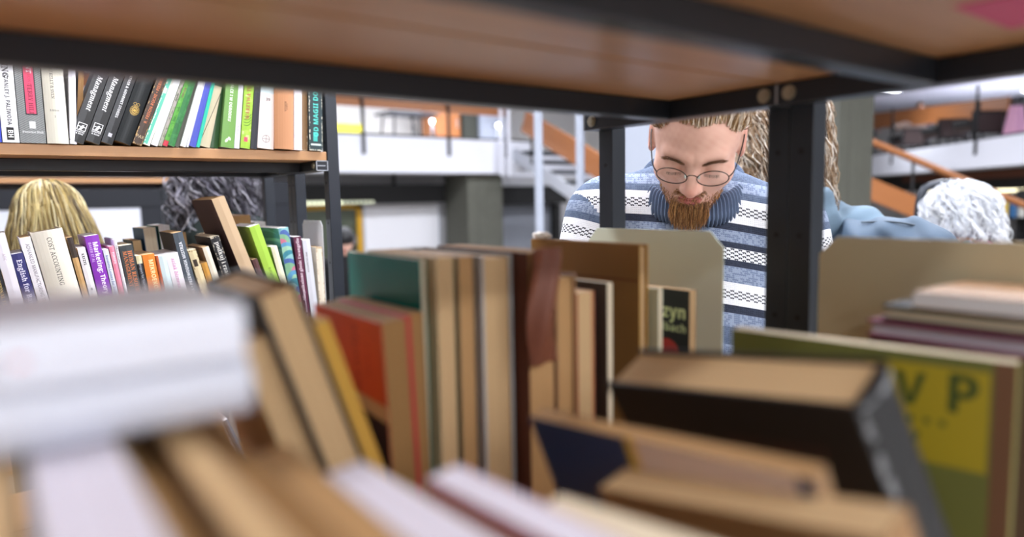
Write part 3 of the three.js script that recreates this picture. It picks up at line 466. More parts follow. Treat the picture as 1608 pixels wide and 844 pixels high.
nb({ P: [0.381, 1.479, -0.183], T: 0.048, D: 0.2, dip: 7.6, lean: 26, bg: '#121214', side: '#121214', pages: 'tan', hard: true, label: 'thick black hardback tilting left, tan page block on top', spine: { bg: '#121214', worn: 2, wornColor: '#7a7b7c' }, left: { bg: '#121214', texts: [['TESTAMENT', 0.68, 0.18, 0.06, '#5a2f24', 'h', bser]] } });
nb({ P: [0.31, 1.4605, -0.168], T: 0.013, D: 0.225, dip: 6, lean: 19, bg: '#1f4a78', side: '#8a6a48', pages: 'old', label: 'blue book with pale picture on its tilted cover', left: { bg: '#153766', boxes: [[0.46, 0.0, 0.5, 1, '#e8d6cb'], [0.43, 0.0, 0.035, 0.14, '#d8b52c'], [0.9, 0.2, 0.1, 0.3, '#2a5a8c'], [0.6, 0.2, 0.05, 0.08, '#6a6a8c'], [0.75, 0.28, 0.04, 0.05, '#5a5a7c']] } });
nb({ P: [0.29, 1.453, -0.126], T: 0.028, D: 0.175, dip: 11.5, lean: 14, bg: '#8a6640', pages: 'tan', label: 'tan paged book tilting left, below the blue one' });
nb({ P: [0.232, 1.44, -0.14], T: 0.026, D: 0.12, yaw: 14, lean: 10, bg: '#9a7a50', pages: 'cream', label: 'cream paged book between the tilted ones and the white tops' });
nb({ P: [0.178, 1.458, -0.142], T: 0.021, D: 0.155, yaw: 4, lean: 6, bg: '#9c4a50', pages: 'lilac', label: 'white topped book with a rose red cover at the bottom centre' });
nb({ P: [0.125, 1.458, -0.142], T: 0.034, D: 0.19, yaw: 3, lean: 6, bg: '#c9b48c', pages: 'lilac', label: 'broad white topped book left of the rose red cover' });
nb({ P: [0.094, 1.47, -0.145], T: 0.022, D: 0.21, lean: 6, bg: '#8f7448', pages: 'old', label: 'tan topped book left of the broad white one' });
nb({ P: [0.069, 1.485, -0.145], T: 0.018, D: 0.24, lean: 5, bg: '#5a3d28', pages: 'aged', label: 'brown topped book third from the white stack\'s end' });
nb({ P: [0.05, 1.5, -0.145], T: 0.015, D: 0.24, lean: 3, bg: '#7a542e', pages: 'tan', label: 'amber topped book running under the end of the white stack' });
nb({ P: [0.036, 1.492, -0.145], T: 0.012, D: 0.24, lean: 2, bg: '#3c2a20', pages: 'aged', label: 'dark brown book under the white stack' });
nb({ P: [0.003, 1.508, -0.145], T: 0.03, D: 0.23, bg: '#b8a47c', pages: 'lilac', label: 'thick white topped book in the bottom left corner' });
nb({ P: [-0.03, 1.508, -0.145], T: 0.03, D: 0.23, bg: '#4a3b30', pages: 'tan', label: 'brown book at the left edge under the white stack' });
for (const [x, T, bg] of [[-0.075, 0.04, '#6b5a48'], [-0.12, 0.04, '#355066'], [-0.165, 0.04, '#8a3b30']]) nb({ P: [x, 1.506, -0.145], T, D: 0.2, bg, pages: 'cream', label: ({ '#6b5a48': 'taupe', '#355066': 'steel blue', '#8a3b30': 'brick red' })[bg] + ' book left of the frame under the white stack' });
// two books lying on top of them
function lyingBook(label, x0, x1, zf, zb, y0, T, o) {
  o.H = x1 - x0; o.D = zf - zb; o.T = T; o.near = true; o.label = label; o.group = 'white books lying on the row';
  const g = makeBook(o);
  if (o.spineEnd) { o.D = x1 - x0; }
  basis(g, V(0, 1, 0), V(-1, 0, 0), V(0, 0, 1), V(x1, y0, zf)); return g;
}
lyingBook('lower of two white books lying flat at the left, pale aqua end', -0.12, 0.084, -0.3, -0.42, 1.5105, 0.0225, { bg: '#c6c9d4', side: '#c6c9d4', pages: 'lilac', hard: true, rough: 0.3, spine: { bg: '#c6c9d4', boxes: [[0, 0, 1, 0.09, '#b4dadd']] } });
lyingBook('upper of two white books lying flat at the left, faint grey print', -0.11, 0.083, -0.3, -0.41, 1.5345, 0.0235, { bg: '#dfe2ec', side: '#dfe2ec', pages: 'white', rough: 0.42, spine: { bg: '#dfe2ec', boxes: [[0.1, 0.05, 0.5, 0.05, '#b9d0cc'], [0.15, 0.2, 0.45, 0.22, '#a9b8b4'], [0.2, 0.48, 0.4, 0.08, '#c2c4cf'], [0.4, 0.58, 0.1, 0.02, '#d07a80']] } });
{
  const g = new THREE.IcosahedronGeometry(1, 4), p = g.attributes.position; for (let i = 0; i < p.count; i++) { const x = p.getX(i), y = p.getY(i), z = p.getZ(i), w = 1 + 0.16 * Math.sin(7 * x + 3 * y) * Math.sin(6 * z + 2) + 0.08 * Math.sin(17 * y + 11 * z); p.setXYZ(i, x * 0.0085 * w, y * 0.0055 * w, z * 0.017 * w); } g.computeVertexNormals();
  single('crumpled_paper', flat(g.translate(0.5995, 1.5495, -0.722)), mat(0xf2ece4, 0.8), 'small crumpled white paper on top of the ochre folder', 'paper');
}
single('paper_sticker', rbx(0.545, 1.7275, -0.205, 0.66, 1.7283, -0.15, 0.0003, 1), mat(0xd0507c, 0.6), 'pink paper sticker under the board in the upper right corner', 'sticker');

// ---------- the hall beyond: two galleries, stairs, columns ----------
const galleryFloor = 2.545, slabBottom = 2.02;
const galleryWhite = mat(0xe9ebf4, 0.7);
struct('mezzanine_slab', bx(-5, slabBottom, -16, 7.29, galleryFloor, -9), galleryWhite);
struct('mezzanine_slab', bx(7.29, slabBottom, -14, 14, galleryFloor, -11.6), galleryWhite);
struct('trim_1', bx(-5, galleryFloor, -9.06, 7.29, galleryFloor + 0.03, -9), M.black);
struct('wall_mezzanine', bx(-5, galleryFloor, -14.2, 14, CEIL, -14), mat(0xe9e7df, 0.8));
struct('wall_under_mezzanine', bx(-5, 0, -10.1, 9.4, slabBottom, -9.95), mat(0xb9b9bb, 0.8));
function railing(label, xs, z, y0, yTop, x0, x1) {
  const t = thing('balcony_railing', label, 'railing');
  for (const x of xs) mesh('post', rbx(x - 0.022, y0, z, x + 0.022, yTop, z + 0.03, 0.003, 1), M.black, t);
  mesh('rail_board', rbx(x0, 2.935, z - 0.045, x1, 3.12, z - 0.002, 0.004, 1), M.rail, t);
  return t;
}
railing('wooden board railing on black posts along the left white balcony', [1.45, 2.85, 4.24, 5.65, 6.76], -9, 2.28, 3.1, -5, 6.79);
{
  const t = thing('balcony_table', 'black topped table with thin legs standing on the left balcony', 'table', [6.6, galleryFloor, -12.0]);
  mesh('table_top', rbx(-0.53, 0.72, -0.35, 0.53, 0.76, 0.35, 0.01), mat(0x1c1d22, 0.4), t);
  for (const [x, z] of [[-0.44, -0.3], [-0.44, 0.3], [0.46, -0.3], [0.46, 0.3]]) mesh('leg', cyl(V(x * 1.05, 0, z), V(x * 0.9, 0.72, z * 0.8), 0.018, 0.018, 8), M.black, t);
  mesh('cross_brace', [cyl(V(-0.05, 0, 0.3), V(0.06, 0.72, 0.1), 0.014, 0.014, 8), cyl(V(0.13, 0, 0.3), V(0.02, 0.72, 0.1), 0.014, 0.014, 8)], M.black, t);
  const c = thing('balcony_cabinet', 'tall orange wooden cabinet right of the balcony table', 'cabinet', [7.92, galleryFloor, -12.9]);
  mesh('body', rbx(-0.33, 0, -0.25, 0.33, 1.35, 0.25, 0.006, 1), M.rail, c); mesh('door', rbx(-0.31, 0.05, 0.25, 0.31, 1.32, 0.268, 0.004, 1), M.rail, c); mesh('handle', cyl(V(0.24, 0.62, 0.28), V(0.24, 0.8, 0.28), 0.012), mat(0xc8ccd2, 0.3, { metalness: 0.9 }), c);
  const d = thing('dark_cupboard', 'narrow dark olive cupboard on the left balcony beside the orange cabinet', 'cupboard', [8.52, galleryFloor, -12.9]);
  mesh('body', rbx(-0.2, 0, -0.25, 0.2, 1.2, 0.25, 0.006, 1), mat(0x34362f, 0.5), d); mesh('door', rbx(-0.18, 0.04, 0.25, 0.18, 1.17, 0.262, 0.004, 1), mat(0x3c3e36, 0.5), d);
  const g = thing('filing_cabinet', 'grey filing cabinet at the right end of the left balcony', 'cabinet', [9.15, galleryFloor, -12.9]);
  mesh('body', rbx(-0.37, 0, -0.25, 0.37, 1.2, 0.25, 0.006, 1), mat(0x9aa0ab, 0.5), g);
  for (let i = 0; i < 3; i++) { const f = mesh('drawer', rbx(-0.34, 0.04 + i * 0.39, 0.25, 0.34, 0.4 + i * 0.39, 0.265, 0.004, 1), mat(0xa7adb8, 0.5), g); mesh('handle', bx(-0.08, 0.3 + i * 0.39, 0.265, 0.08, 0.32 + i * 0.39, 0.28), M.steel, f); }
  const y = thing('yellow_crate', 'yellow crate low on the left balcony by its back wall', 'crate', [5.6, galleryFloor, -12.8]);
  mesh('body', rbx(-0.35, 0, -0.2, 0.35, 0.56, 0.2, 0.01), mat(0xd9cf3a, 0.5), y); mesh('rim', rbx(-0.37, 0.53, -0.22, 0.37, 0.58, 0.22, 0.008), mat(0xcfc42f, 0.5), y);
  for (const [x, px] of [[7.3, 0], [9.1, 1]]) { const l = thing('floor_lamp', ['slim lamp with a small bright bulb beside the balcony table', 'slim lamp with a small bright bulb before the grey filing cabinet'][px], 'lamp', [x - (px ? 0.75 : 0.5), galleryFloor, -11.4]); mesh('base', cyl(V(0, 0, 0), V(0, 0.02, 0), 0.12, 0.1, 18), M.steel, l); mesh('pole', cyl(V(0, 0.02, 0), V(0, 0.52, 0), 0.012, 0.012, 8), mat(0xb7bcc6, 0.3, { metalness: 0.8 }), l); mesh('bulb', new THREE.SphereGeometry(0.032, 16, 12).translate(0, 0.56, 0), new THREE.MeshStandardMaterial({ color: 0xffffff, emissive: 0xeef2ff, emissiveIntensity: 3 }), l); const p = new THREE.PointLight(0xeef2ff, 1.5); p.position.set(x - (px ? 0.75 : 0.5), galleryFloor + 0.56, -11.33); p.castShadow = true; scene.add(p); }
}
// under the left gallery
single('black_duct', [rbx(-4.8, 1.575, -9.9, 5.94, 1.868, -9.6, 0.01)], M.black, 'long black duct under the left white balcony, left of the concrete pier', 'duct');
single('black_duct', [rbx(6.95, 1.51, -9.9, 8.62, 1.83, -9.6, 0.01)], M.black, 'short black duct right of the concrete pier, under the stairs', 'duct');
single('concrete_pier', rbx(6.08, 0, -9.84, 6.78, slabBottom, -9.16, 0.02, 1), M.concrete, 'square concrete pier carrying the left white balcony', 'pier');
single('duct_hanger', cyl(V(5.02, 1.868, -9.62), V(5.02, slabBottom, -9.62), 0.03, 0.03, 8), M.black, 'short black hanger between balcony slab and long duct', 'hanger');
{
  const t = thing('white_board', 'wide white panel on the wall between yellow door and concrete pier', 'board', [0, 0, -9.93]);
  mesh('panel', rbx(4.62, 0.55, 0, 5.98, 1.57, 0.03, 0.004, 1), mat(0xf3f3f8, 0.6), t); mesh('frame', [bx(4.6, 0.53, 0, 4.63, 1.59, 0.04), bx(5.97, 0.53, 0, 6.0, 1.59, 0.04), bx(4.6, 0.53, 0, 6.0, 0.555, 0.04)], mat(0xb7bbc4, 0.5), t);
  const u = thing('notice_board', 'grey notice board under the short black duct', 'board', [0, 0, -9.93]);
  mesh('panel', rbx(7.0, 0.3, 0, 8.45, 1.5, 0.03, 0.004, 1), mat(0x8f949e, 0.6), u); mesh('side_post', rbx(8.45, 0, 0, 8.62, 1.5, 0.12, 0.004, 1), M.black, u);
  const d = mesh('door_1', [bx(3.6, 0, -9.95, 3.66, 1.57, -9.87), bx(4.5, 0, -9.95, 4.58, 1.57, -9.87), bx(3.6, 1.5, -9.95, 4.58, 1.57, -9.87), bx(3.6, 0.62, -9.95, 4.58, 0.72, -9.87)], mat(0xd9a526, 0.5)); d.userData = { kind: 'structure' };
  mesh('pane', bx(3.66, 0.05, -9.93, 4.5, 1.5, -9.915), mat(0x4c5546, 0.12, { clearcoat: 1 }), d);
  mesh('door_handle', cyl(V(4.45, 0.95, -9.86), V(4.45, 1.1, -9.86), 0.015), mat(0xe0e3e8, 0.25, { metalness: 0.9 }), d);
  const s = thing('lamp_string', 'row of small pale round bulbs below the long black duct', 'lights', [0, 0, -9.6]);
  mesh('cable', bx(2.9, 1.6, 0, 4.7, 1.607, 0.01), M.black, s);
  for (let i = 0; i < 24; i++) mesh('bulb', new THREE.SphereGeometry(0.03, 10, 8).translate(2.95 + i * 0.073, 1.6, 0.01), mat(0xf2f6d8, 0.4, { emissive: lin(0xeff5cf), emissiveIntensity: i < 17 ? 0.9 : 0.12 }), s);
  const l = new THREE.RectAreaLight(0xf6f8e8, 4, 1.2, 0.05); l.position.set(3.6, 1.58, -9.53); l.rotation.x = -Math.PI / 2; l.castShadow = true; scene.add(l);
}
// partition behind the people on the left
{
  const t = thing('partition_wall', 'dark navy partition with white panels behind the far bookcase', 'partition', [0, 0, -5.6]);
  mesh('frame', [bx(-3, 1.6, 0, 2.0, 1.78, 0.06), bx(-3, 0, 0, 2.0, 0.3, 0.06), bx(0.86, 0.3, 0, 2.0, 1.6, 0.05), bx(0.12, 0.3, 0, 0.3, 1.6, 0.05)], mat(0x0e131e, 0.6), t);
  for (const [a, b] of [[0.3, 0.86], [-0.6, 0.12]]) mesh('panel', rbx(a, 0.3, 0.005, b, 1.595, 0.045, 0.004, 1), mat(0xe3e6f2, 0.6), t);
  mesh('picture', rbx(1.0, 1.3, 0.05, 1.25, 1.55, 0.065, 0.003, 1), mat(0x6f7a88, 0.5), t);
}
// first stair: from the end of the left gallery down towards the room
{
  const t = thing('staircase', 'staircase with orange board balustrade coming down from the left balcony', 'stairs');
  const run = 0.355, rise = 0.17;
  for (let i = 1; i < 15; i++) mesh('tread', rbx(6.9, galleryFloor - i * rise - 0.05, -9 + (i - 1) * run, 8.3, galleryFloor - i * rise, -9 + i * run + 0.03, 0.006, 1), mat(0x2b3038, 0.6), t);
  mesh('stringer', bar(V(8.27, galleryFloor - 0.15, -9), V(8.27, galleryFloor - 0.15 - 13 * rise, -9 + 13 * run), 0.06, 0.26), mat(0xb9bdc6, 0.6), t);
  mesh('stringer', bar(V(6.92, galleryFloor - 0.2, -9), V(6.92, galleryFloor - 0.2 - 13 * rise, -9 + 13 * run), 0.05, 0.2), mat(0xc6cad2, 0.6), t);
  mesh('balustrade_board', bar(V(6.84, 2.83, -8.62), V(6.84, 0.72, -4.2), 0.05, 0.33), M.rail, t);
  for (let i = 0; i < 5; i++) { const z = -8.5 + i * 1.05, y = galleryFloor - (z + 9) * 0.479; mesh('baluster', cyl(V(6.88, y - 0.15, z), V(6.88, y + 0.25, z), 0.02, 0.02, 8), M.black, t); }
}
for (const [x, z, l] of [[2.89, -3.5, 'pale grey steel pipe column, left one of the pair before the stairs'], [3.13, -3.36, 'pale grey steel pipe column, right one beside the dark shelf post']]) {
  const t = thing('pipe_column', l, 'column', [x, 0, z]); mesh('shaft', cyl(V(0, 0, 0), V(0, CEIL, 0), 0.029, 0.029, 18), mat(0xb3bac8, 0.45), t); mesh('flange', cyl(V(0, 0, 0), V(0, 0.02, 0), 0.08, 0.08, 18), mat(0xb3bac8, 0.45), t);
}
{
  const t = thing('hanging_pipe', 'thin white double pipe hanging at the end of the left balcony', 'pipe', [6.55, 0, -8.86]);
  mesh('pipe', cyl(V(0, 1.98, 0), V(0, CEIL, 0), 0.03, 0.03, 10), galleryWhite, t); mesh('pipe', cyl(V(0.15, 1.98, 0), V(0.15, CEIL, 0), 0.03, 0.03, 10), galleryWhite, t);
  const c = thing('concrete_column', 'rough concrete column standing right of the near shelf post', 'column', [6.02, 0, -3.04]);
  mesh('shaft', rbx(-0.15, 0, -0.15, 0.15, CEIL, 0.15, 0.012, 1).rotateY(-0.6485), M.concrete, c); mesh('plinth', rbx(-0.18, 0, -0.18, 0.18, 0.1, 0.18, 0.01, 1).rotateY(-0.6485), M.concrete, c);
  const k = thing('locker', 'tall light grey metal locker behind the reading man', 'locker', [3.5, 0, -2.72], -0.6485);
  mesh('body', rbx(-0.45, 0, -0.4, 0.45, 2.6, 0, 0.006, 1), mat(0x9ba2b0, 0.5), k);
  for (let i = 0; i < 4; i++) { const d = mesh('door', rbx(-0.445 + i * 0.2225, 0.05, 0, -0.2265 + i * 0.2225 + 0.004, 2.57, 0.012, 0.003, 1), mat(0xa6adbb, 0.5), k); mesh('latch', bx(-0.43 + i * 0.2225, 1.2, 0.012, -0.415 + i * 0.2225, 1.32, 0.024), M.steel, d); }
}
// second gallery on the right, in its own frame: x along its edge, z towards the camera
const RF = { o: V(18.9, 0, -9.1), e: V(-0.68073, 0, 0.73253), n: V(-0.73253, 0, -0.68073), turn: -2.31956 };
const atR = (o, x, y, z) => { o.position.copy(RF.o).addScaledVector(RF.e, x).addScaledVector(RF.n, z); o.position.y = y; o.rotation.y = RF.turn; return o; };
atR(struct('mezzanine_slab', bx(-2.2, 0, -7, 11, 0.53, 0), galleryWhite), 0, 2.03, 0);
atR(struct('trim_2', bx(-2.2, 0, -0.05, 11, 0.04, 0), M.black), 0, 2.56, 0);
atR(struct('wall_gallery', bx(-2.2, 0, -7.2, 11, CEIL - 2.56, -7), mat(0xe6e4e0, 0.8)), 0, 2.56, 0);
atR(single('dark_soffit', rbx(-2, 0, -1.4, 10.8, 0.42, -0.9, 0.01), mat(0x17130f, 0.6), 'dark beam under the right hand balcony', 'beam'), 0, 1.61, 0);
atR(single('brown_fascia', rbx(0.4, 0, -0.88, 6.4, 0.17, -0.85, 0.006, 1), mat(0x6a3a22, 0.6), 'narrow brown board under the right hand balcony edge', 'board'), 0, 1.84, 0);
atR(single('grey_screen', rbx(-2.2, 0, -5, 1.2, 1.5, -4.9, 0.01), mat(0x55584e, 0.7), 'dark olive screen at the back of the right hand balcony', 'screen'), 0, 2.56, 0);
atR(single('olive_cabinet', rbx(4.4, 0, -5.6, 5.6, 1.25, -5.0, 0.01), mat(0x4a4d42, 0.7), 'olive cabinet at the back of the right hand balcony', 'cabinet'), 0, 2.57, 0);
for (const [x, l] of [[1.74, 'black post before the right balcony, left of the dark armchairs'], [5.33, 'black post before the right balcony, in front of the armchairs']]) {
  const t = atR(thing('railing_post', l, 'post'), x, 0, 0.04); mesh('post', rbx(-0.03, 2.28, -0.03, 0.03, 3.62, 0.0, 0.004, 1), M.black, t); mesh('bracket', rbx(-0.05, 3.05, -0.06, 0.05, 3.3, 0, 0.006, 1), M.black, t);
}
// the rest of the right hand gallery
const facing = -0.6485;
single('sloping_plank', bar(V(20.2, 3.61, -10.04), V(16.18, 3.23, -4.97), 0.06, 0.4), M.rail, 'wide orange plank rail across the right hand balcony', 'railing');
{
  const t = thing('guard_rail', 'black frame of thin posts at the end of the wide orange plank', 'railing');
  for (const [x, z] of [[16.2, -4.9], [16.25, -4.78], [16.3, -4.64]]) mesh('post', cyl(V(x, 2.56, z), V(x, 3.4, z), 0.03, 0.03, 8), M.black, t);
  mesh('top_bar', cyl(V(16.2, 3.4, -4.9), V(16.3, 3.38, -4.64), 0.03, 0.03, 8), M.black, t);
  const chairs = [[18.3, -7.72, 'low dark armchair with folded beige coat, leftmost on the right balcony'], [16.73, -6.33, 'low dark armchair, middle one on the right balcony'], [15.81, -5.37, 'low dark armchair, rightmost on the right balcony']];
  let proto;
  chairs.forEach(([x, z, label], i) => {
    let c;
    if (!proto) {
      c = proto = thing('armchair', label, 'chair', [x, 2.6, z], facing, 'armchairs on the right balcony');
      mesh('backrest', rbx(-0.3, 0.12, 0.22, 0.3, 0.52, 0.3, 0.03), mat(0x3a2a26, 0.7), c); mesh('back_frame', [bx(-0.33, 0, 0.3, -0.29, 0.54, 0.33), bx(0.29, 0, 0.3, 0.33, 0.54, 0.33), bx(-0.33, 0.5, 0.3, 0.33, 0.54, 0.33), bx(-0.33, 0.1, 0.3, 0.33, 0.14, 0.33)], M.black, c);
      mesh('seat', rbx(-0.3, 0.16, -0.3, 0.3, 0.28, 0.24, 0.03), mat(0x3a2a26, 0.7), c);
      for (const s of [-1, 1]) { mesh('armrest', rbx(s * 0.3 - 0.035, 0.26, -0.3, s * 0.3 + 0.035, 0.38, 0.24, 0.02), M.black, c); mesh('leg', cyl(V(s * 0.27, -0.03, -0.26), V(s * 0.27, 0.16, -0.26), 0.02), M.black, c); mesh('leg', cyl(V(s * 0.27, -0.03, 0.26), V(s * 0.27, 0.16, 0.26), 0.02), M.black, c); }
    } else { c = proto.clone(); c.name = numbered('armchair'); c.position.set(x, 2.6, z); c.userData = { label, category: 'chair', group: 'armchairs on the right balcony' }; scene.add(c); }
  });
  const coat = new THREE.SphereGeometry(1, 24, 16); { const p = coat.attributes.position; for (let i = 0; i < p.count; i++) { const x = p.getX(i), y = p.getY(i), z = p.getZ(i), w = 1 + 0.12 * Math.sin(9 * x + 4 * y) + 0.08 * Math.sin(13 * z); p.setXYZ(i, x * 0.42 * w, y * 0.12 * w, z * 0.1 * w); } coat.computeVertexNormals(); coat.rotateY(facing).translate(18.3, 3.2, -7.7); }
  single('folded_coat', coat, mat(0x8f7c72, 0.9), 'beige folded coat on the leftmost armchair of the right balcony', 'coat');
  const pink = new THREE.CylinderGeometry(0.1, 0.2, 0.62, 20, 8); { const p = pink.attributes.position; for (let i = 0; i < p.count; i++) { const a = Math.atan2(p.getZ(i), p.getX(i)), f = 1 + 0.15 * Math.sin(5 * a + 3 * p.getY(i)); p.setX(i, p.getX(i) * f); p.setZ(i, p.getZ(i) * f); } pink.computeVertexNormals(); pink.translate(15.75, 2.88, -4.72); }
  single('pink_coat', pink, mat(0xd9a3bd, 0.9), 'pink coat hanging beside the rightmost dark armchair', 'coat');
}
// lamps and shelves under the right gallery
[[20.81, 1.6, -7.92, 1.1], [19.66, 1.54, -6.68, 0.7], [18.62, 1.6, -5.57, 0.9], [20.56, 1.22, -7.66, 0.7]].forEach(([x, y, z, w], i) => {
  const t = thing('wall_lamp', ['long warm lamp under the right balcony, left of the white haired woman', 'short warm lamp under the right balcony above the white hair', 'warm lamp under the right balcony near the picture edge', 'lower warm lamp left of the white haired woman'][i], 'lamp', [x, y, z], facing, 'warm lamps under the right balcony');
  mesh('housing', rbx(-w / 2, -0.06, -0.05, w / 2, 0.08, 0, 0.006, 1), M.black, t); mesh('tube', rbx(-w / 2 + 0.02, -0.045, 0, w / 2 - 0.02, 0.065, 0.02, 0.005, 1), new THREE.MeshStandardMaterial({ color: 0xffffff, emissive: 0xfff3c8, emissiveIntensity: 2.2 }), t);
  const l = new THREE.RectAreaLight(0xfff3d0, 12, w, 0.1); l.position.set(x - 0.025, y, z + 0.035); l.rotation.y = facing + Math.PI; l.castShadow = true; scene.add(l);
});
{
  const t = thing('display_shelf', 'dark display shelf with coloured books far right under the balcony', 'shelf', [13.3, 0, -3.75], facing);
  for (const y of [0.35, 0.75, 1.15]) mesh('shelf', rbx(-0.6, y - 0.02, -0.25, 0.6, y, 0, 0.003, 1), M.black, t);
  for (const x of [-0.6, 0, 0.6]) mesh('upright', rbx(x - 0.015, 0, -0.25, x + 0.015, 1.6, 0, 0.003, 1), M.black, t);
  const cols = ['#b8402e', '#e0c05a', '#3a6a9a', '#d8d8d0', '#5a8a4a', '#c87a3a', '#8a4a7a', '#e8e4d8'], words = ['brick red', 'straw yellow', 'steel blue', 'chalk white', 'moss green', 'amber', 'plum', 'ivory'];
  for (let i = 0; i < 8; i++) { const b = makeBook({ T: 0.1, H: 0.25, D: 0.15, bg: cols[i], pages: 'white', near: true, spine: { bg: cols[i] }, label: words[i] + ' box file on the far display shelf at the right', group: 'files on the far display shelf', name: 'box_file' }); b.position.set(-0.55 + i * 0.14, 1.151, -0.02).applyEuler(new THREE.Euler(0, facing, 0)).add(V(13.3, 0, -3.75)); b.rotation.y = facing; }
  const p = [V(3.44, 0.02, -1.41), V(3.455, 1.2, -1.405), V(3.472, 1.57, -1.4), V(3.488, 1.612, -1.39), V(3.53, 1.63, -1.36), V(3.62, 1.635, -1.295), V(3.66, 1.62, -1.265), V(3.675, 1.57, -1.255), V(3.68, 1.2, -1.25), V(3.685, 0.02, -1.25)];
  single('bent_tube_frame', tube(p, 0.019, 120, 12), mat(0x2a2e36, 0.4, { metalness: 0.3 }), 'black bent steel tube frame beside the white haired woman', 'frame');
}
// second stair on the right
{
  const t = thing('staircase', 'second staircase with thin handrail and thick orange board at the right', 'stairs');
  const a = V(8.35, 2.8, -5.16), b = V(11.6, 0.95, -2.46), dir = b.clone().sub(a);
  mesh('handrail', cyl(a, b, 0.045, 0.045, 12), M.rail, t);
  mesh('balustrade_board', bar(V(8.3, 2.17, -5.13), V(10.0, 1.22, -3.72), 0.05, 0.27), M.rail, t);
  const side = V(dir.z, 0, -dir.x).normalize();
  for (let i = 0; i < 9; i++) { const f = i / 9, p = a.clone().addScaledVector(dir, f); p.y = 1.55 - i * 0.17; const g = rbx(-0.6, -0.05, -0.2, 0.6, 0, 0.2, 0.006, 1); mesh('tread', g.rotateY(Math.atan2(dir.x, dir.z)).translate(p.x + side.x * 0.65, p.y, p.z + side.z * 0.65), mat(0x2b3038, 0.6), t); }
  for (const f of [0.05, 0.42, 0.95]) { const p = a.clone().addScaledVector(dir, f); mesh('baluster', cyl(V(p.x, Math.max(0, p.y - 1.1), p.z), p, 0.02, 0.02, 8), M.black, t); }
}

// ---------- people ----------
const smin = (a, b, k) => { const h = Math.max(k - Math.abs(a - b), 0) / k; return Math.min(a, b) - h * h * k * 0.25; };
const smax = (a, b, k) => -smin(-a, -b, k);
function cap(x, y, z, a, b, ra, rb) {
  const bx_ = b[0] - a[0], by = b[1] - a[1], bz = b[2] - a[2], px = x - a[0], py = y - a[1], pz = z - a[2];
  const t = Math.min(1, Math.max(0, (px * bx_ + py * by + pz * bz) / (bx_ * bx_ + by * by + bz * bz)));
  return Math.hypot(px - bx_ * t, py - by * t, pz - bz * t) - (ra + (rb - ra) * t);
}
function ell(x, y, z, c, r) {
  const px = (x - c[0]) / r[0], py = (y - c[1]) / r[1], pz = (z - c[2]) / r[2], k0 = Math.hypot(px, py, pz), k1 = Math.hypot(px / r[0], py / r[1], pz / r[2]);
  return k1 < 1e-9 ? -Math.min(...r) : k0 * (k0 - 1) / k1;
}
// meshes the zero level of a distance field inside a box
function sdf(fn, lo, hi, res) {
  const mc = new MarchingCubes(res, M.white, false, false, 400000); mc.isolation = 0;
  const half = res / 2, c = lo.map((v, i) => (v + hi[i]) / 2), h = lo.map((v, i) => (hi[i] - v) / 2), f = mc.field;
  for (let k = 0; k < res; k++) for (let j = 0; j < res; j++) for (let i = 0; i < res; i++)
    f[i + j * res + k * res * res] = -fn(c[0] + (i - half) / half * h[0], c[1] + (j - half) / half * h[1], c[2] + (k - half) / half * h[2]);
  mc.update();
  const n = mc.count, P = new Float32Array(n * 3), N = new Float32Array(n * 3), e = 0.0008;
  for (let i = 0; i < n; i++) {
    const x = c[0] + mc.positionArray[i * 3] * h[0], y = c[1] + mc.positionArray[i * 3 + 1] * h[1], z = c[2] + mc.positionArray[i * 3 + 2] * h[2];
    P.set([x, y, z], i * 3);
    const v = V(fn(x + e, y, z) - fn(x - e, y, z), fn(x, y + e, z) - fn(x, y - e, z), fn(x, y, z + e) - fn(x, y, z - e)).normalize(); N.set([v.x, v.y, v.z], i * 3);
  }
  const A = V(0, 0, 0), B = V(0, 0, 0), C = V(0, 0, 0); let vote = 0;
  for (let i = 0; i + 2 < n; i += 31 * 3) { A.fromArray(P, i * 3); B.fromArray(P, i * 3 + 3); C.fromArray(P, i * 3 + 6); const fnorm = B.sub(A).cross(C.sub(A)); vote += Math.sign(fnorm.dot(V(N[i * 3], N[i * 3 + 1], N[i * 3 + 2]))); }
  if (vote < 0) for (let i = 0; i + 2 < n; i += 3) for (let k = 0; k < 3; k++) { let t = P[(i + 1) * 3 + k]; P[(i + 1) * 3 + k] = P[(i + 2) * 3 + k]; P[(i + 2) * 3 + k] = t; t = N[(i + 1) * 3 + k]; N[(i + 1) * 3 + k] = N[(i + 2) * 3 + k]; N[(i + 2) * 3 + k] = t; }
  const g = new THREE.BufferGeometry(); g.setAttribute('position', new THREE.BufferAttribute(P, 3)); g.setAttribute('normal', new THREE.BufferAttribute(N, 3));
  return flat(g);
}
function paint(g, fn) { const p = g.attributes.position, c = new Float32Array(p.count * 3); for (let i = 0; i < p.count; i++) { const k = fn(p.getX(i), p.getY(i), p.getZ(i)); c.set([k.r, k.g, k.b], i * 3); } g.setAttribute('color', new THREE.BufferAttribute(c, 3)); return g; }
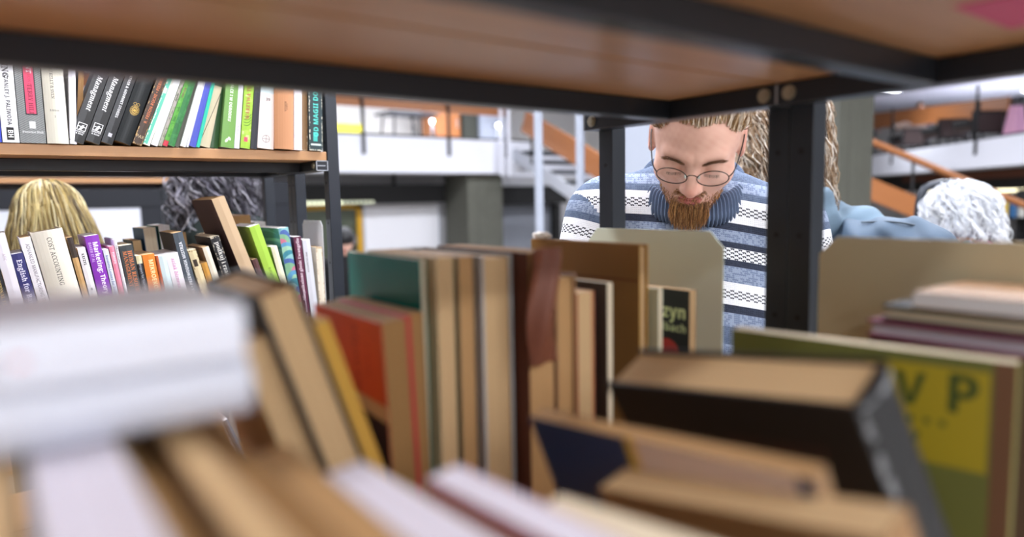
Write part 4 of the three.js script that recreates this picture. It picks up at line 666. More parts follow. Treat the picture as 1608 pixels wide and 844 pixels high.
function headField(x, y, z) {
  const ax = Math.abs(x);
  let d = ell(x, y, z, [0, 0.03, -0.01], [0.0765, 0.09, 0.098]);
  d = smin(d, ell(x, y, z, [0, -0.03, 0.026], [0.0605, 0.086, 0.062]), 0.03);
  d = smin(d, ell(x, y, z, [0, -0.078, 0.034], [0.044, 0.036, 0.046]), 0.03);
  d = smin(d, cap(x, y, z, [-0.012, -0.1, 0.063], [0.012, -0.1, 0.063], 0.014, 0.014), 0.025);
  d = smin(d, cap(ax, y, z, [0.008, 0.019, 0.085], [0.042, 0.018, 0.068], 0.008, 0.008), 0.018);
  d = smax(d, -(Math.hypot(ax - 0.032, y + 0.004, z - 0.098) - 0.0195), 0.016);
  d = smin(d, Math.hypot(ax - 0.032, y + 0.003, z - 0.07) - 0.0142, 0.006);
  d = smin(d, ell(ax, y, z, [0.046, -0.028, 0.056], [0.02, 0.02, 0.02]), 0.03);
  d = smin(d, cap(x, y, z, [0, 0.012, 0.084], [0, -0.034, 0.108], 0.007, 0.0112), 0.012);
  d = smin(d, ell(ax, y, z, [0.0115, -0.0375, 0.0965], [0.0085, 0.0075, 0.011]), 0.007);
  d = smax(d, -(Math.hypot(ax - 0.007, (y + 0.046) * 1.2, z - 0.101) - 0.0042), 0.004);
  d = smin(d, ell(x, y, z, [0, -0.0625, 0.0845], [0.023, 0.0058, 0.0095]), 0.007);
  d = smin(d, ell(x, y, z, [0, -0.073, 0.0835], [0.0195, 0.0065, 0.0095]), 0.007);
  d = smax(d, -cap(ax, y, z, [0, -0.0675, 0.094], [0.021, -0.0665, 0.086], 0.0016, 0.0012), 0.003);
  let e = ell(ax, y, z, [0.08, -0.004, -0.008], [0.009, 0.032, 0.019]);
  e = smax(e, -ell(ax, y, z, [0.088, 0.0, -0.004], [0.008, 0.02, 0.0105]), 0.006);
  return smin(d, e, 0.012);
}
const headFine = sdf(headField, [-0.1, -0.13, -0.115], [0.1, 0.13, 0.13], 100), headRough = sdf(headField, [-0.1, -0.13, -0.115], [0.1, 0.13, 0.13], 44);
// right hand, palm along -y from the wrist, palm facing +z; fingers slightly curled
const handField = (x, y, z) => {
  let d = smin(cap(x, y, z, [0, 0.02, 0], [0, -0.03, 0], 0.022, 0.026), ell(x, y, z, [0, -0.055, 0], [0.04, 0.045, 0.015]), 0.02), q = 1;
  [[-0.03, 0.062, 0.0082], [-0.011, 0.072, 0.0088], [0.009, 0.068, 0.0086], [0.028, 0.054, 0.0076]].forEach(([fx, L, r]) => {
    const a = [fx, -0.085, 0.0], b = [fx * 1.15, -0.085 - L * 0.5, 0.012], c = [fx * 1.15, -0.085 - L * 0.82, 0.034], e = [fx * 1.1, -0.085 - L * 0.9, 0.052];
    q = Math.min(q, smin(smin(cap(x, y, z, a, b, r * 1.1, r), cap(x, y, z, b, c, r, r * 0.92), 0.003), cap(x, y, z, c, e, r * 0.92, r * 0.8), 0.003));
  });
  const th = smin(cap(x, y, z, [-0.03, -0.03, 0.004], [-0.052, -0.062, 0.022], 0.0125, 0.0105), cap(x, y, z, [-0.052, -0.062, 0.022], [-0.052, -0.09, 0.04], 0.0105, 0.0085), 0.004);
  return smin(smin(d, q, 0.006), th, 0.01);
};
const handGeo = sdf(handField, [-0.08, -0.18, -0.035], [0.08, 0.05, 0.075], 62);
// tapering strands of hair: each {p: points, r, c}
function strands(list) {
  const tri = []; let n = 0; for (const s of list) n += (s.p.length - 1) * 18;
  const P = new Float32Array(n * 3), N = new Float32Array(n * 3), C = new Float32Array(n * 3); let o = 0;
  const up = V(0.31, 0.2, 0.93), d = V(0, 0, 0), a = V(0, 0, 0), b = V(0, 0, 0);
  for (const s of list) {
    const m = s.p.length, rings = [];
    for (let i = 0; i < m; i++) {
      d.copy(s.p[Math.min(i + 1, m - 1)]).sub(s.p[Math.max(i - 1, 0)]).normalize(); a.crossVectors(d, up).normalize(); b.crossVectors(d, a);
      const r = s.r * (i === m - 1 ? 0.25 : 1 - 0.45 * i / m), ring = [];
      for (let k = 0; k < 3; k++) { const t = k * 2.0944, nx = a.x * Math.cos(t) + b.x * Math.sin(t), ny = a.y * Math.cos(t) + b.y * Math.sin(t), nz = a.z * Math.cos(t) + b.z * Math.sin(t); ring.push([s.p[i].x + nx * r, s.p[i].y + ny * r, s.p[i].z + nz * r, nx, ny, nz]); }
      rings.push(ring);
    }
    for (let i = 0; i < m - 1; i++) for (let k = 0; k < 3; k++) {
      const q = [rings[i][k], rings[i][(k + 1) % 3], rings[i + 1][(k + 1) % 3], rings[i + 1][k]];
      for (const w of [0, 1, 2, 0, 2, 3]) { for (let e = 0; e < 3; e++) { P[o + e] = q[w][e]; N[o + e] = q[w][3 + e]; } C[o] = s.c.r; C[o + 1] = s.c.g; C[o + 2] = s.c.b; o += 3; }
    }
  }
  const g = new THREE.BufferGeometry(); g.setAttribute('position', new THREE.BufferAttribute(P, 3)); g.setAttribute('normal', new THREE.BufferAttribute(N, 3)); g.setAttribute('color', new THREE.BufferAttribute(C, 3));
  return flat(g);
}
const pick = (cols) => lin(cols[Math.floor(rnd() * cols.length)]);
// hair falling from the crown over an ellipsoid round the head centre (head frame)
function hairStyle({ n, len, off = 0.012, amp = 0, waves = 3, cols, r = 0.0016, part = 0, face = 55, cut = 98, R = [0.0765, 0.09, 0.098], fall = 0, spread = 0, cap: capCol }) {
  const list = [], N = amp > 0.005 ? 20 : 12, c = V(0, 0.03, -0.01);
  for (let i = 0; i < n; i++) {
    const phi = rr(-Math.PI, Math.PI), p0 = rr(3, 82) * Math.PI / 180, lateral = Math.abs(phi) * 180 / Math.PI;     // phi = 0 looks along +z (the face)
    if (lateral < face && p0 > 0.75) continue;
    const stop = (lateral < face ? 48 + lateral * 0.5 : cut) * Math.PI / 180, o = off * rr(0.25, 1.25), L = len * rr(0.75, 1.08), pts = [], jit = rr(-0.7, 0.7), cell = Math.sin(Math.round(phi * 7) * 12.9898 + Math.round(p0 * 6) * 78.233) * 43758.5453, cf = cell - Math.floor(cell), k = 0.55 + 0.8 * cf;
    let p = p0, az = phi, pos = null, s = 0; const ds = L / (N - 1);
    for (let j = 0; j < N; j++) {
      if (!pos || p < stop) {
        pos = V(c.x + (R[0] + o) * Math.sin(p) * Math.sin(az), c.y + (R[1] + o) * Math.cos(p), c.z + (R[2] + o) * Math.sin(p) * Math.cos(az)); p += ds / (0.092 + o);
      } else { pos = pos.clone(); const out = spread * (1 - s / L); pos.y -= ds * 0.98; pos.x += Math.sin(az) * ds * (out - fall * s / L); pos.z += Math.cos(az) * ds * (out - fall * s / L); }
      s += ds; const w = amp * Math.min(1, s / 0.06) * k;
      const fr = waves * (0.7 + 0.5 * cf) * 6.283 * s / 0.2; pts.push(V(pos.x + w * Math.sin(cf * 37 + jit + fr), pos.y + w * 0.4 * Math.sin(cf * 71 + jit + fr), pos.z + w * Math.cos(cf * 37 + jit + fr)));
    }
    list.push({ p: pts, r: r * rr(0.7, 1.4), c: pick(cols) });
  }
  const base = new THREE.SphereGeometry(1, 36, 24), q = base.attributes.position, keep = [];
  for (let i = 0; i < q.count; i++) { const x = q.getX(i), y = q.getY(i), z = q.getZ(i); q.setXYZ(i, x * (R[0] + off * 0.35), y * (R[1] + off * 0.35) + 0.03, z * (R[2] + off * 0.35) - 0.01 - Math.max(0, z) * Math.max(0, 0.5 - y) * 0.06); }
  base.computeVertexNormals();
  return join([strands(list), paint(flat(base), () => lin(capCol || cols[0]))]);
}
const hairMat = new THREE.MeshPhysicalMaterial({ vertexColors: true, roughness: 0.42, sheen: 0.3 });
const skinMat = (rough = 0.48) => new THREE.MeshPhysicalMaterial({ vertexColors: true, roughness: rough, sheen: 0.15 });
const SK = lin('#e4b6a2'), LIP = lin('#c06a64'), RED = lin('#cf8a78');
const skinPaint = (x, y, z) => {                              // lips, ears and nose are redder skin
  const c = SK.clone(); const lip = Math.hypot(x / 0.022, (y + 0.068) / 0.0115) < 1 && z > 0.078; if (lip) return LIP.clone();
  const k = Math.max(Math.abs(x) > 0.078 ? 0.6 : 0, 1 - Math.hypot(x, y + 0.034, z - 0.112) / 0.022, 0); return c.lerp(RED, Math.min(0.7, k));
};
const place = (g, m) => g.clone().applyMatrix4(m);
const mtx = (pos, rot = [0, 0, 0], order = 'YXZ', sc = [1, 1, 1]) => new THREE.Matrix4().compose(V(...pos), new THREE.Quaternion().setFromEuler(new THREE.Euler(...rot, order)), V(...sc));

// a clothed adult, standing or seated, for the people seen beyond the shelves
function person(label, pos, turn, o) {
  const t = thing('person', label, 'person', pos, turn), res = o.res || 56, sit = o.sit;
  t.scale.setScalar(o.scale || 1);
  const hipY = sit ? 0.55 : 0.93, up = hipY - 0.93, J = {}, hc = [o.head?.[0] || 0, 1.61 + up + (o.head?.[1] || 0), 0.02 + (o.head?.[2] || 0)];
  J.sh = 1.39 + up;
  const arm = o.arm || [[0.24, 1.13, -0.02], [0.2, 0.98, 0.17]], E = arm[0].slice(), W = arm[1].slice(); E[1] += up; W[1] += up;
  const topField = (x, y, z) => {
    const ax = Math.abs(x); let d = ell(x, y, z, [0, 1.22 + up, 0], [0.19, 0.26, 0.125]);
    d = smin(d, ell(x, y, z, [0, 1.0 + up, 0], [0.172, 0.19, 0.125]), 0.06); d = smin(d, cap(ax, y, z, [0, J.sh + 0.02, -0.01], [0.17, J.sh, -0.005], 0.07, 0.06), 0.05);
    d = smin(d, smin(cap(ax, y, z, [0.185, J.sh - 0.005, 0], E, 0.064, 0.052), cap(ax, y, z, E, W, 0.052, 0.04), 0.02), 0.03);
    d = smin(d, cap(x, y, z, [0, J.sh + 0.04, -0.01], [0, J.sh + 0.09, 0], 0.066, 0.06), 0.03);
    if (o.hood) d = smin(d, ell(x, y, z, [0, J.sh + 0.04, -0.09], [0.14, 0.09, 0.085]), 0.03);
    const fo = o.fold || 0.004; return d + fo * Math.sin(38 * y + 19 * x) * Math.sin(21 * x + 11 * z) + fo * 0.5 * Math.sin(60 * (x + y) + 30 * z);
  };
  mesh('jacket', sdf(topField, [-0.36, 0.78 + up, -0.22], [0.36, 1.56 + up, 0.32], res), o.top, t);
  const legs = (x, y, z) => {
    const ax = Math.abs(x), hip = [0.09, hipY, 0], knee = sit ? [0.11, 0.5, 0.42] : [0.1, 0.5, 0.02], ank = sit ? [0.11, 0.1, 0.4] : [0.1, 0.09, -0.01];
    let d = smin(cap(ax, y, z, hip, knee, 0.088, 0.062), cap(ax, y, z, knee, ank, 0.062, 0.045), 0.02); return smin(d, ell(x, y, z, [0, hipY + 0.01, 0], [0.165, 0.12, 0.12]), 0.04);
  };
  mesh('trousers', sdf(legs, [-0.22, 0.05, -0.2], [0.22, hipY + 0.16, sit ? 0.56 : 0.2], 40), o.bottom || mat(0x23262e, 0.8), t);
  const fz = sit ? 0.4 : -0.01;
  const shoe = (s) => { const g = new THREE.SphereGeometry(1, 18, 12); const p = g.attributes.position; for (let i = 0; i < p.count; i++) p.setXYZ(i, p.getX(i) * 0.048, Math.max(-0.62, p.getY(i)) * 0.062, p.getZ(i) * 0.135); g.computeVertexNormals(); return g.translate(s * 0.105, 0.0385, fz + 0.05); };
  for (const s of [-1, 1]) mesh('shoe', shoe(s), M.black, t);
  const head = place(headRough, mtx(hc, o.headRot || [0.25, 0, 0]));
  const parts = [paint(place(headRough, new THREE.Matrix4()), skinPaint)]; parts[0].applyMatrix4(mtx(hc, o.headRot || [0.25, 0, 0]));
  parts.push(paint(cyl(V(0, J.sh + 0.02, -0.015), V(hc[0], hc[1] - 0.04, hc[2] - 0.02), 0.058, 0.052, 18), () => SK));
  for (const s of [-1, 1]) {
    const d = V(W[0] - E[0], W[1] - E[1], W[2] - E[2]).normalize(), g = paint(handGeo.clone(), () => SK);
    if (s > 0) { g.scale(-1, 1, 1); const p = g.attributes; for (const at_ of [p.position, p.normal]) for (let i = 0; i + 2 < at_.count; i += 3) for (let k = 0; k < 3; k++) { const a = at_.array[(i + 1) * 3 + k]; at_.array[(i + 1) * 3 + k] = at_.array[(i + 2) * 3 + k]; at_.array[(i + 2) * 3 + k] = a; } }
    d.x *= s; g.applyQuaternion(new THREE.Quaternion().setFromUnitVectors(V(0, -1, 0), d)); g.translate(s * W[0], W[1], W[2]); parts.push(g);
  }
  mesh('body', parts, skinMat(), t);
  const hg = o.hair(); hg.applyMatrix4(mtx(hc, o.headRot || [0.25, 0, 0]));
  mesh('hair', hg, hairMat, t);
  t.userData.headAt = undefined; delete t.userData.headAt;
  return { t, hc, up, J };
}
const cloth = (hex, rough = 0.85) => mat(hex, rough, { sheen: 0.4 });
const beanie = (hex) => () => { const g = new THREE.SphereGeometry(1, 40, 26, 0, 6.2832, 0, 1.85), p = g.attributes.position; for (let i = 0; i < p.count; i++) { const a = Math.atan2(p.getX(i), p.getZ(i)), k = 1 + 0.012 * Math.sin(a * 34), y = p.getY(i); p.setXYZ(i, p.getX(i) * 0.093 * k, y * 0.112 + 0.03, p.getZ(i) * 0.113 * k - 0.012); } g.computeVertexNormals(); return join([paint(flat(g), () => lin(hex)), hairStyle({ n: 160, len: 0.3, off: 0.008, cols: ['#2a201c', '#3a2c26'], face: 62 })]); };
person('blonde woman with straight hair bending behind the far bookcase', [0.155, 0, -2.62], Math.PI + 0.15, { scale: 0.955, res: 48, arm: [[0.21, 1.13, 0.0], [0.14, 1.0, 0.18]], top: cloth(0x6a5a4a), headRot: [0.3, 0, 0], head: [0, 0.01, 0.02], hair: () => hairStyle({ n: 2600, len: 0.34, off: 0.026, cols: ['#b79d5c', '#8d7540', '#d8c68a', '#efe2b4', '#5e4c2a', '#c9b06e'], r: 0.0017, spread: 0.5, fall: 0.2, amp: 0.002, waves: 1, cut: 92, cap: '#7a6436' }) });
person('person with grey curly hair and dark green hooded jacket behind the far bookcase', [0.69, 0, -2.72], Math.PI, { scale: 1.04, res: 48, arm: [[0.21, 1.13, 0.0], [0.14, 1.0, 0.18]], hood: true, fold: 0.008, top: cloth(0x14211f), headRot: [0.2, 0, 0], head: [0, -0.06, 0.03], hair: () => hairStyle({ n: 1500, len: 0.19, off: 0.06, cols: ['#3a363e', '#635f6c', '#2a272c', '#a5a2b0', '#d6d3de', '#2d2a32'], r: 0.0028, amp: 0.02, waves: 1.2, spread: 0.35, cut: 88, cap: '#332f36' }) });
person('person with wavy light brown hair and blue denim jacket behind the near post', [1.83, 0, -1.11], 2.1, { scale: 1.08, res: 60, hood: true, top: cloth(0x64798a, 0.8), fold: 0.011, arm: [[0.27, 1.14, 0.02], [0.22, 1.0, 0.18]], head: [0, 0.03, 0], headRot: [0.15, 0, 0], hair: () => hairStyle({ n: 2600, len: 0.34, off: 0.03, cols: ['#a88a68', '#d8c8b4', '#7d5f42', '#efe6da', '#8f7050'], r: 0.0014, amp: 0.012, waves: 1.6, spread: 0.12, cut: 92, cap: '#6e543c' }) });
person('white haired woman with a pink and purple collar at the right', [2.99, 0, -1.06], 1.9, { scale: 0.9, res: 48, top: cloth(0x9a8c86), headRot: [0.3, 0, 0], head: [0, 0.02, 0.02], hair: () => hairStyle({ n: 2000, len: 0.19, off: 0.06, cols: ['#eceef1', '#dcdfe5', '#fbfbfc', '#c3c7cf'], r: 0.0022, amp: 0.017, waves: 1.5, spread: 0.5, cut: 92, cap: '#b4b7bf' }) });
{
  const g = new THREE.TorusGeometry(0.085, 0.034, 14, 60), p = g.attributes.position; for (let i = 0; i < p.count; i++) { const a = Math.atan2(p.getY(i), p.getX(i)); p.setZ(i, p.getZ(i) + 0.012 * Math.sin(a * 7)); } g.rotateX(Math.PI / 2); g.computeVertexNormals();
  const s = single('patterned_scarf', paint(flat(g), (x, y, z) => lin(['#d86ab0', '#8a6ad0', '#5fa0c0', '#e08ac8'][Math.floor((Math.atan2(z, x) + 3.15) * 3.2) % 4])), new THREE.MeshPhysicalMaterial({ vertexColors: true, roughness: 0.9 }), 'pink and purple scarf round the white haired woman\'s neck', 'scarf'); s.position.set(2.99, 1.365, -1.06);
}
person('person in an olive cap standing behind the reading man', [2.13, 0, -1.7], 2.2, { scale: 1.0, res: 40, top: cloth(0x3a3d33), hair: beanie('#3d4033') });
{
  const chair = thing('visitor_chair', 'black chair under the woman in black by the yellow door', 'chair', [2.66, 0, -6.2], -0.41);
  mesh('seat', rbx(-0.22, 0.4, -0.2, 0.22, 0.44, 0.24, 0.015), M.black, chair); mesh('backrest', rbx(-0.21, 0.5, -0.23, 0.21, 0.86, -0.2, 0.012), M.black, chair);
  for (const [x, z] of [[-0.2, -0.2], [0.2, -0.2], [-0.2, 0.22], [0.2, 0.22]]) mesh('leg', cyl(V(x, 0, z), V(x, 0.4, z), 0.014), M.black, chair);
  person('seated woman in black clothes and black cap by the yellow door', [2.66, 0, -6.14], -0.41, { sit: true, res: 40, top: cloth(0x111216), bottom: cloth(0x111216), hair: beanie('#0e0f13') });
  [[20.95, -9.9, 'person with brown hair standing above the left end of the orange plank', '#5a3a2a'], [19.6, -8.0, 'person with sandy hair seated behind the middle of the orange plank', '#a07a52']].forEach(([x, z, label, c]) => {
    const sit = label.includes('seated');
    if (sit) { const s = thing('stool', 'small black stool under the sandy haired person behind the orange plank', 'stool', [x, 2.56, z]); mesh('seat', cyl(V(0, 0.3, 0), V(0, 0.335, 0), 0.17, 0.17, 20), M.black, s); mesh('column', cyl(V(0, 0, 0), V(0, 0.3, 0), 0.03), M.black, s); }
    person(label, [x, 2.56, z], -0.95, { sit, scale: sit ? 1.0 : 0.87, res: 30, top: cloth(0x4a4a55), hair: () => hairStyle({ n: 200, len: 0.12, off: 0.012, cols: [c], r: 0.003 }) });
  });
  // slate blue shoulder bag
  const bag = thing('shoulder_bag', 'slate blue soft bag hanging at the denim shoulder', 'bag', [1.9, 1.3, -0.83], 2.1);
  const bf = (x, y, z) => { let d = ell(x, y, z, [0, 0.13, 0], [0.17, 0.1, 0.085]); d = smin(d, ell(x, y, z, [0.06, 0.17, 0.02], [0.1, 0.06, 0.075]), 0.03); return d + 0.009 * Math.sin(34 * x + 26 * y) * Math.sin(30 * y + 9 * z) + 0.005 * Math.sin(70 * (x - y) + 20 * z); };
  mesh('bag_body', sdf(bf, [-0.24, 0, -0.15], [0.24, 0.32, 0.15], 60), cloth(0x47586a, 0.7), bag);
  mesh('strap', tube([V(0.13, 0.2, 0.02), V(0.15, 0.26, 0.05), V(0.2, 0.3, 0.06), V(0.22, 0.27, 0.12)], 0.009, 30, 8), cloth(0x33414f, 0.7), bag);
  mesh('zip', tube([V(-0.08, 0.205, -0.03), V(0, 0.222, -0.04), V(0.08, 0.222, -0.035)], 0.003, 24, 6), mat(0x5a6570, 0.4, { metalness: 0.5 }), bag);
}

// ---------- the reading man ----------
{
  const man = thing('person', 'bearded man with round glasses and striped knit sweater, reading with bowed head', 'person', [1.13, 0, -0.885], -0.91327);
  const hc = V(0.009, 1.702, 0.135), H = mtx(hc.toArray(), [0.7, 0.0, -0.1], 'ZYX');
  const up = (l) => V(...l).applyMatrix4(H);
  const neckA = up([0, -0.06, -0.03]), beardZone = (x, y, z) => (y < -0.052 || (y < -0.045 && Math.abs(x) > 0.006 && z > 0.08)) && z > 0.02 - Math.max(0, -0.06 - y) * 0.4 && !(Math.hypot(x / 0.021, (y + 0.068) / 0.0095) < 1 && z > 0.08);
  const head = paint(headFine.clone(), (x, y, z) => { const c = skinPaint(x, y, z), m = Math.sin(x * 310 + y * 170) * Math.sin(y * 260 - z * 190) * Math.sin(z * 230 + x * 90); return c.lerp(RED, Math.max(0, 0.12 + 0.2 * m)); });
  // beard, moustache and brows grow from the surface of the face
  const hp = head.attributes.position, hn = head.attributes.normal, list = [], brow = [], cols = ['#9a6a3c', '#b8824c', '#7e5630', '#d0a068', '#6a4628'];
  for (let i = 0; i < hp.count; i++) {
    const x = hp.getX(i), y = hp.getY(i), z = hp.getZ(i), ax = Math.abs(x);
    const chin = y < -0.078 && z > 0.035 && ax < 0.033, jaw = y < -0.06 && z > 0.0 && !chin && ax < 0.056, mou = y > -0.0575 && y < -0.0475 && ax < 0.027 && z > 0.07;
    const soul = y < -0.079 && y > -0.09 && ax < 0.012;
    const dens = chin ? 0.26 : mou ? 0.13 : jaw ? 0.03 : soul ? 0.12 : 0; if (rnd() < dens) {
      const n = V(hn.getX(i), hn.getY(i), hn.getZ(i)), p = V(x, y, z), L = (chin ? rr(0.006, 0.034) * (1 - 8 * ax * ax / 0.0022 * 0.06) : mou ? rr(0.004, 0.009) : rr(0.003, 0.009)), g = (mou ? V(Math.sign(x) * 0.8, -0.75, 0.2) : V(-x * 6, -1, 0.35)).normalize(), pts = [];
      for (let k = 0; k < 5; k++) { const s = k / 4; pts.push(p.clone().addScaledVector(n, L * s * (1 - 0.55 * s) * 0.8 - 0.0005).addScaledVector(g, L * s * s * 0.9 + L * 0.1 * s).add(V(rr(-1, 1), rr(-1, 1), rr(-1, 1)).multiplyScalar(0.0032 * s))); }
      list.push({ p: pts, r: rr(0.00035, 0.0006), c: pick(cols) });
    }
    const by = 0.0145 + 0.05 * (ax - 0.03) * (ax < 0.042 ? 1 : -2); if (ax > 0.013 && ax < 0.05 && Math.abs(y - by) < 0.0042 && z > 0.055 && rnd() < 0.28) {
      const p = V(x, y, z), g = V(Math.sign(x), 0.25, -0.15).normalize(), n = V(hn.getX(i), hn.getY(i), hn.getZ(i)); brow.push({ p: [0, 1, 2, 3].map((k) => p.clone().addScaledVector(n, 0.0008 + 0.0005 * k).addScaledVector(g, k * 0.0026)), r: 0.00042, c: pick(['#7a5234', '#94683f', '#5f3f28']) });
    }
    const ly = -0.0125; if (Math.abs(y - ly) < 0.0016 && Math.abs(ax - 0.032) < 0.0125 && z > 0.07 && rnd() < 0.5) { const p = V(x, y, z); brow.push({ p: [0, 1, 2].map((k) => p.clone().add(V(Math.sign(x) * 0.0004 * k, -0.0018 * k, 0.0022 * k))), r: 0.0004, c: lin('#4a3424') }); }
  }
  head.applyMatrix4(H);
  const neck = paint(sdf((x, y, z) => cap(x, y, z, neckA.toArray(), [0, 1.5, -0.02], 0.052, 0.062), [-0.12, 1.42, -0.12], [0.12, 1.75, 0.2], 44), () => SK);
  const parts = [head, neck];
  const elbow = [0.28, 1.26, 0.06], wrist = [0.1, 1.17, 0.24];
  for (const s of [-1, 1]) {
    const g = paint(handGeo.clone(), () => SK);
    if (s > 0) { g.scale(-1, 1, 1); for (const at_ of [g.attributes.position, g.attributes.normal]) for (let i = 0; i + 2 < at_.count; i += 3) for (let k = 0; k < 3; k++) { const a = at_.array[(i + 1) * 3 + k]; at_.array[(i + 1) * 3 + k] = at_.array[(i + 2) * 3 + k]; at_.array[(i + 2) * 3 + k] = a; } }
    g.applyMatrix4(mtx([s * 0.115, 1.165, 0.185], [-1.2, s * 0.5, 0])); parts.push(g);
  }
  mesh('body', parts, skinMat(0.45), man);
  const bg = strands(list); bg.applyMatrix4(H); mesh('beard', bg, hairMat, man);
  const eg = strands(brow); eg.applyMatrix4(H); mesh('eyebrows', eg, hairMat, man);
  // hair combed back over the skull
  const hl = [], hcols = ['#b08a5c', '#d8c0a0', '#8a6842', '#efe0cc', '#9a7850'];
  for (let i = 0; i < 2600; i++) {
    const lat = rr(-1, 1), front = rr(36, 60) - Math.abs(lat) * 12 + Math.max(0, Math.abs(lat) - 0.55) * 70, a0 = (rnd() < 0.45 ? front : rr(-70, front)) * Math.PI / 180, L = rr(0.1, 0.2), pts = [], o = rr(0.001, 0.011), sx = lat * 0.0765, ph = rr(0, 6.28);
    const w = Math.sqrt(Math.max(0.04, 1 - lat * lat));
    for (let k = 0; k < 9; k++) { const a = Math.max(-2.2, a0 - k / 8 * L / 0.1), lift = o * Math.min(1, k / 2 + 0.2); pts.push(V(sx * (1 + lift / 0.08) + 0.002 * Math.sin(ph + k), 0.03 + (0.09 * w + lift) * Math.cos(a), -0.01 + (0.098 * w + lift) * Math.sin(a) )); }
    hl.push({ p: pts, r: rr(0.0006, 0.0012), c: pick(hcols) });
  }
  const scalp = new THREE.SphereGeometry(1, 40, 28), sp = scalp.attributes.position;
  for (let i = 0; i < sp.count; i++) { const x = sp.getX(i), y = sp.getY(i), z = sp.getZ(i), f = z > 0.55 - 0.35 * Math.abs(x) && y < 0.86 ? 0.93 : (y < -0.35 && z > -0.5 ? 0.9 : 1.012); sp.setXYZ(i, x * 0.0765 * f, y * 0.09 * f + 0.03, z * 0.098 * f - 0.01); }
  scalp.computeVertexNormals();
  const hg = join([strands(hl), paint(flat(scalp), () => lin('#8a6844'))]); hg.applyMatrix4(H); mesh('hair', hg, hairMat, man);
  // glasses
  const gl = new THREE.Group(); gl.name = 'glasses'; man.add(gl); gl.applyMatrix4(H);
  const frameM = mat(0x2c2622, 0.3, { metalness: 0.8 }), lensM = new THREE.MeshPhysicalMaterial({ color: 0xffffff, transmission: 1, thickness: 0, roughness: 0.02, ior: 1.5 });
  const tilt = 0.12, gy = -0.0045, gz = 0.1055;
  for (const s of [-1, 1]) {
    const cx = s * 0.0345, pts = []; for (let i = 0; i < 24; i++) { const a = i / 24 * 6.2832, yy = Math.sin(a) * 0.0178, xx = Math.cos(a) * 0.0262; pts.push(V(cx + xx, gy + yy, gz - Math.abs(cx + xx) * 0.16 + 0.004 + yy * tilt)); }
    mesh('rim', tube(pts, 0.0009, 72, 8, true), frameM, gl);
    const sh = new THREE.CircleGeometry(1, 40); { const p = sh.attributes.position; for (let i = 0; i < p.count; i++) { const xx = p.getX(i) * 0.0258, yy = p.getY(i) * 0.0174; p.setXYZ(i, cx + xx, gy + yy, gz - Math.abs(cx + xx) * 0.16 + 0.004 + yy * tilt + 0.0008 * (1 - (p.getX(i) ** 2 + p.getY(i) ** 2))); } sh.computeVertexNormals(); }
    mesh('lens', flat(sh), lensM, gl);
    mesh('temple', tube([V(s * 0.0607, gy + 0.004, gz - 0.0055), V(s * 0.0665, gy + 0.008, gz - 0.012), V(s * 0.076, gy + 0.018, 0.05), V(s * 0.081, gy + 0.024, 0.0), V(s * 0.08, gy + 0.012, -0.03)], 0.0011, 40, 8), frameM, gl);
    mesh('nose_pad', new THREE.SphereGeometry(0.003, 10, 8).scale(0.6, 1.3, 1).translate(s * 0.0115, gy - 0.002, gz - 0.004), mat(0xb9c0b4, 0.3), gl);
  }
  mesh('bridge', tube([V(-0.0085, gy + 0.004, gz + 0.0028), V(-0.004, gy + 0.008, gz + 0.0045), V(0.004, gy + 0.008, gz + 0.0045), V(0.0085, gy + 0.004, gz + 0.0028)], 0.0009, 20, 8), frameM, gl);

  // striped knit sweater
  const rows = [['b', 20], ['l', 22], ['b', 14], ['w', 14], ['z', 18], ['w', 15], ['n', 14], ['l', 22], ['n', 11], ['z', 22], ['n', 12], ['l', 30], ['w', 14], ['z', 17], ['w', 11], ['n', 15], ['l', 26], ['b', 14]];
  const total = rows.reduce((a, r) => a + r[1], 0), TW = 1024, TH = 2048, mm = TH / total, per = 0.24;
  const tone = { b: ['#5d6b83', '#45536c'], l: ['#8f9cb3', '#566580'], w: ['#f1f2f6', '#dcdfe8'], z: ['#eef0f4', '#1d222c'], n: ['#2f3648', '#222838'] };
  const knit = (color) => (g, w, h) => {
    let y = 0; const stitch = w / 64;
    for (const [k, tall] of rows) {
      const hh = tall * mm, [c0, c1] = tone[k]; g.fillStyle = color ? c0 : k === 'l' ? '#909090' : '#707070'; g.fillRect(0, y, w, hh + 1);
      const lines = Math.max(2, Math.round(tall / 3.6)), lh = hh / lines;
      for (let j = 0; j < lines; j++) for (let i = 0; i < 64; i++) {
        const cx = (i + 0.5) * stitch, cy = y + (j + 0.5) * lh, z = k === 'z';
        g.strokeStyle = color ? (z ? ((i + j * 2) % 4 < 2 ? c1 : c0) : rnd() < 0.5 ? c1 : c0) : '#f0f0f0'; g.globalAlpha = color ? (z ? 0.95 : k === 'w' ? 0.35 : 0.55) : 0.9; g.lineWidth = lh * 0.36;
        g.beginPath(); g.moveTo(cx - stitch * 0.42, cy - lh * 0.34); g.lineTo(cx, cy + lh * 0.3); g.lineTo(cx + stitch * 0.42, cy - lh * 0.34); g.stroke();
      }
      g.globalAlpha = 1; y += hh;
    }
  };
  const rep = [1 / per, 1000 / total], knitMat = new THREE.MeshPhysicalMaterial({ map: canvasTex(TW, TH, knit(true), rep), bumpMap: canvasTex(TW, TH, knit(false), rep, false), bumpScale: 0.0012, roughness: 0.95, sheen: 0.5 });
  const shL = [-0.178, 1.562, 0.028], shR = [0.185, 1.532, 0.0], elL = [-0.262, 1.28, 0.09], elR = [0.28, 1.25, 0.05], wrL = [-0.12, 1.165, 0.17], wrR = [0.12, 1.165, 0.17];
  const armD = (x, y, z) => Math.min(cap(x, y, z, shL, elL, 0.07, 0.056), cap(x, y, z, elL, wrL, 0.056, 0.042), cap(x, y, z, shR, elR, 0.07, 0.056), cap(x, y, z, elR, wrR, 0.056, 0.042));
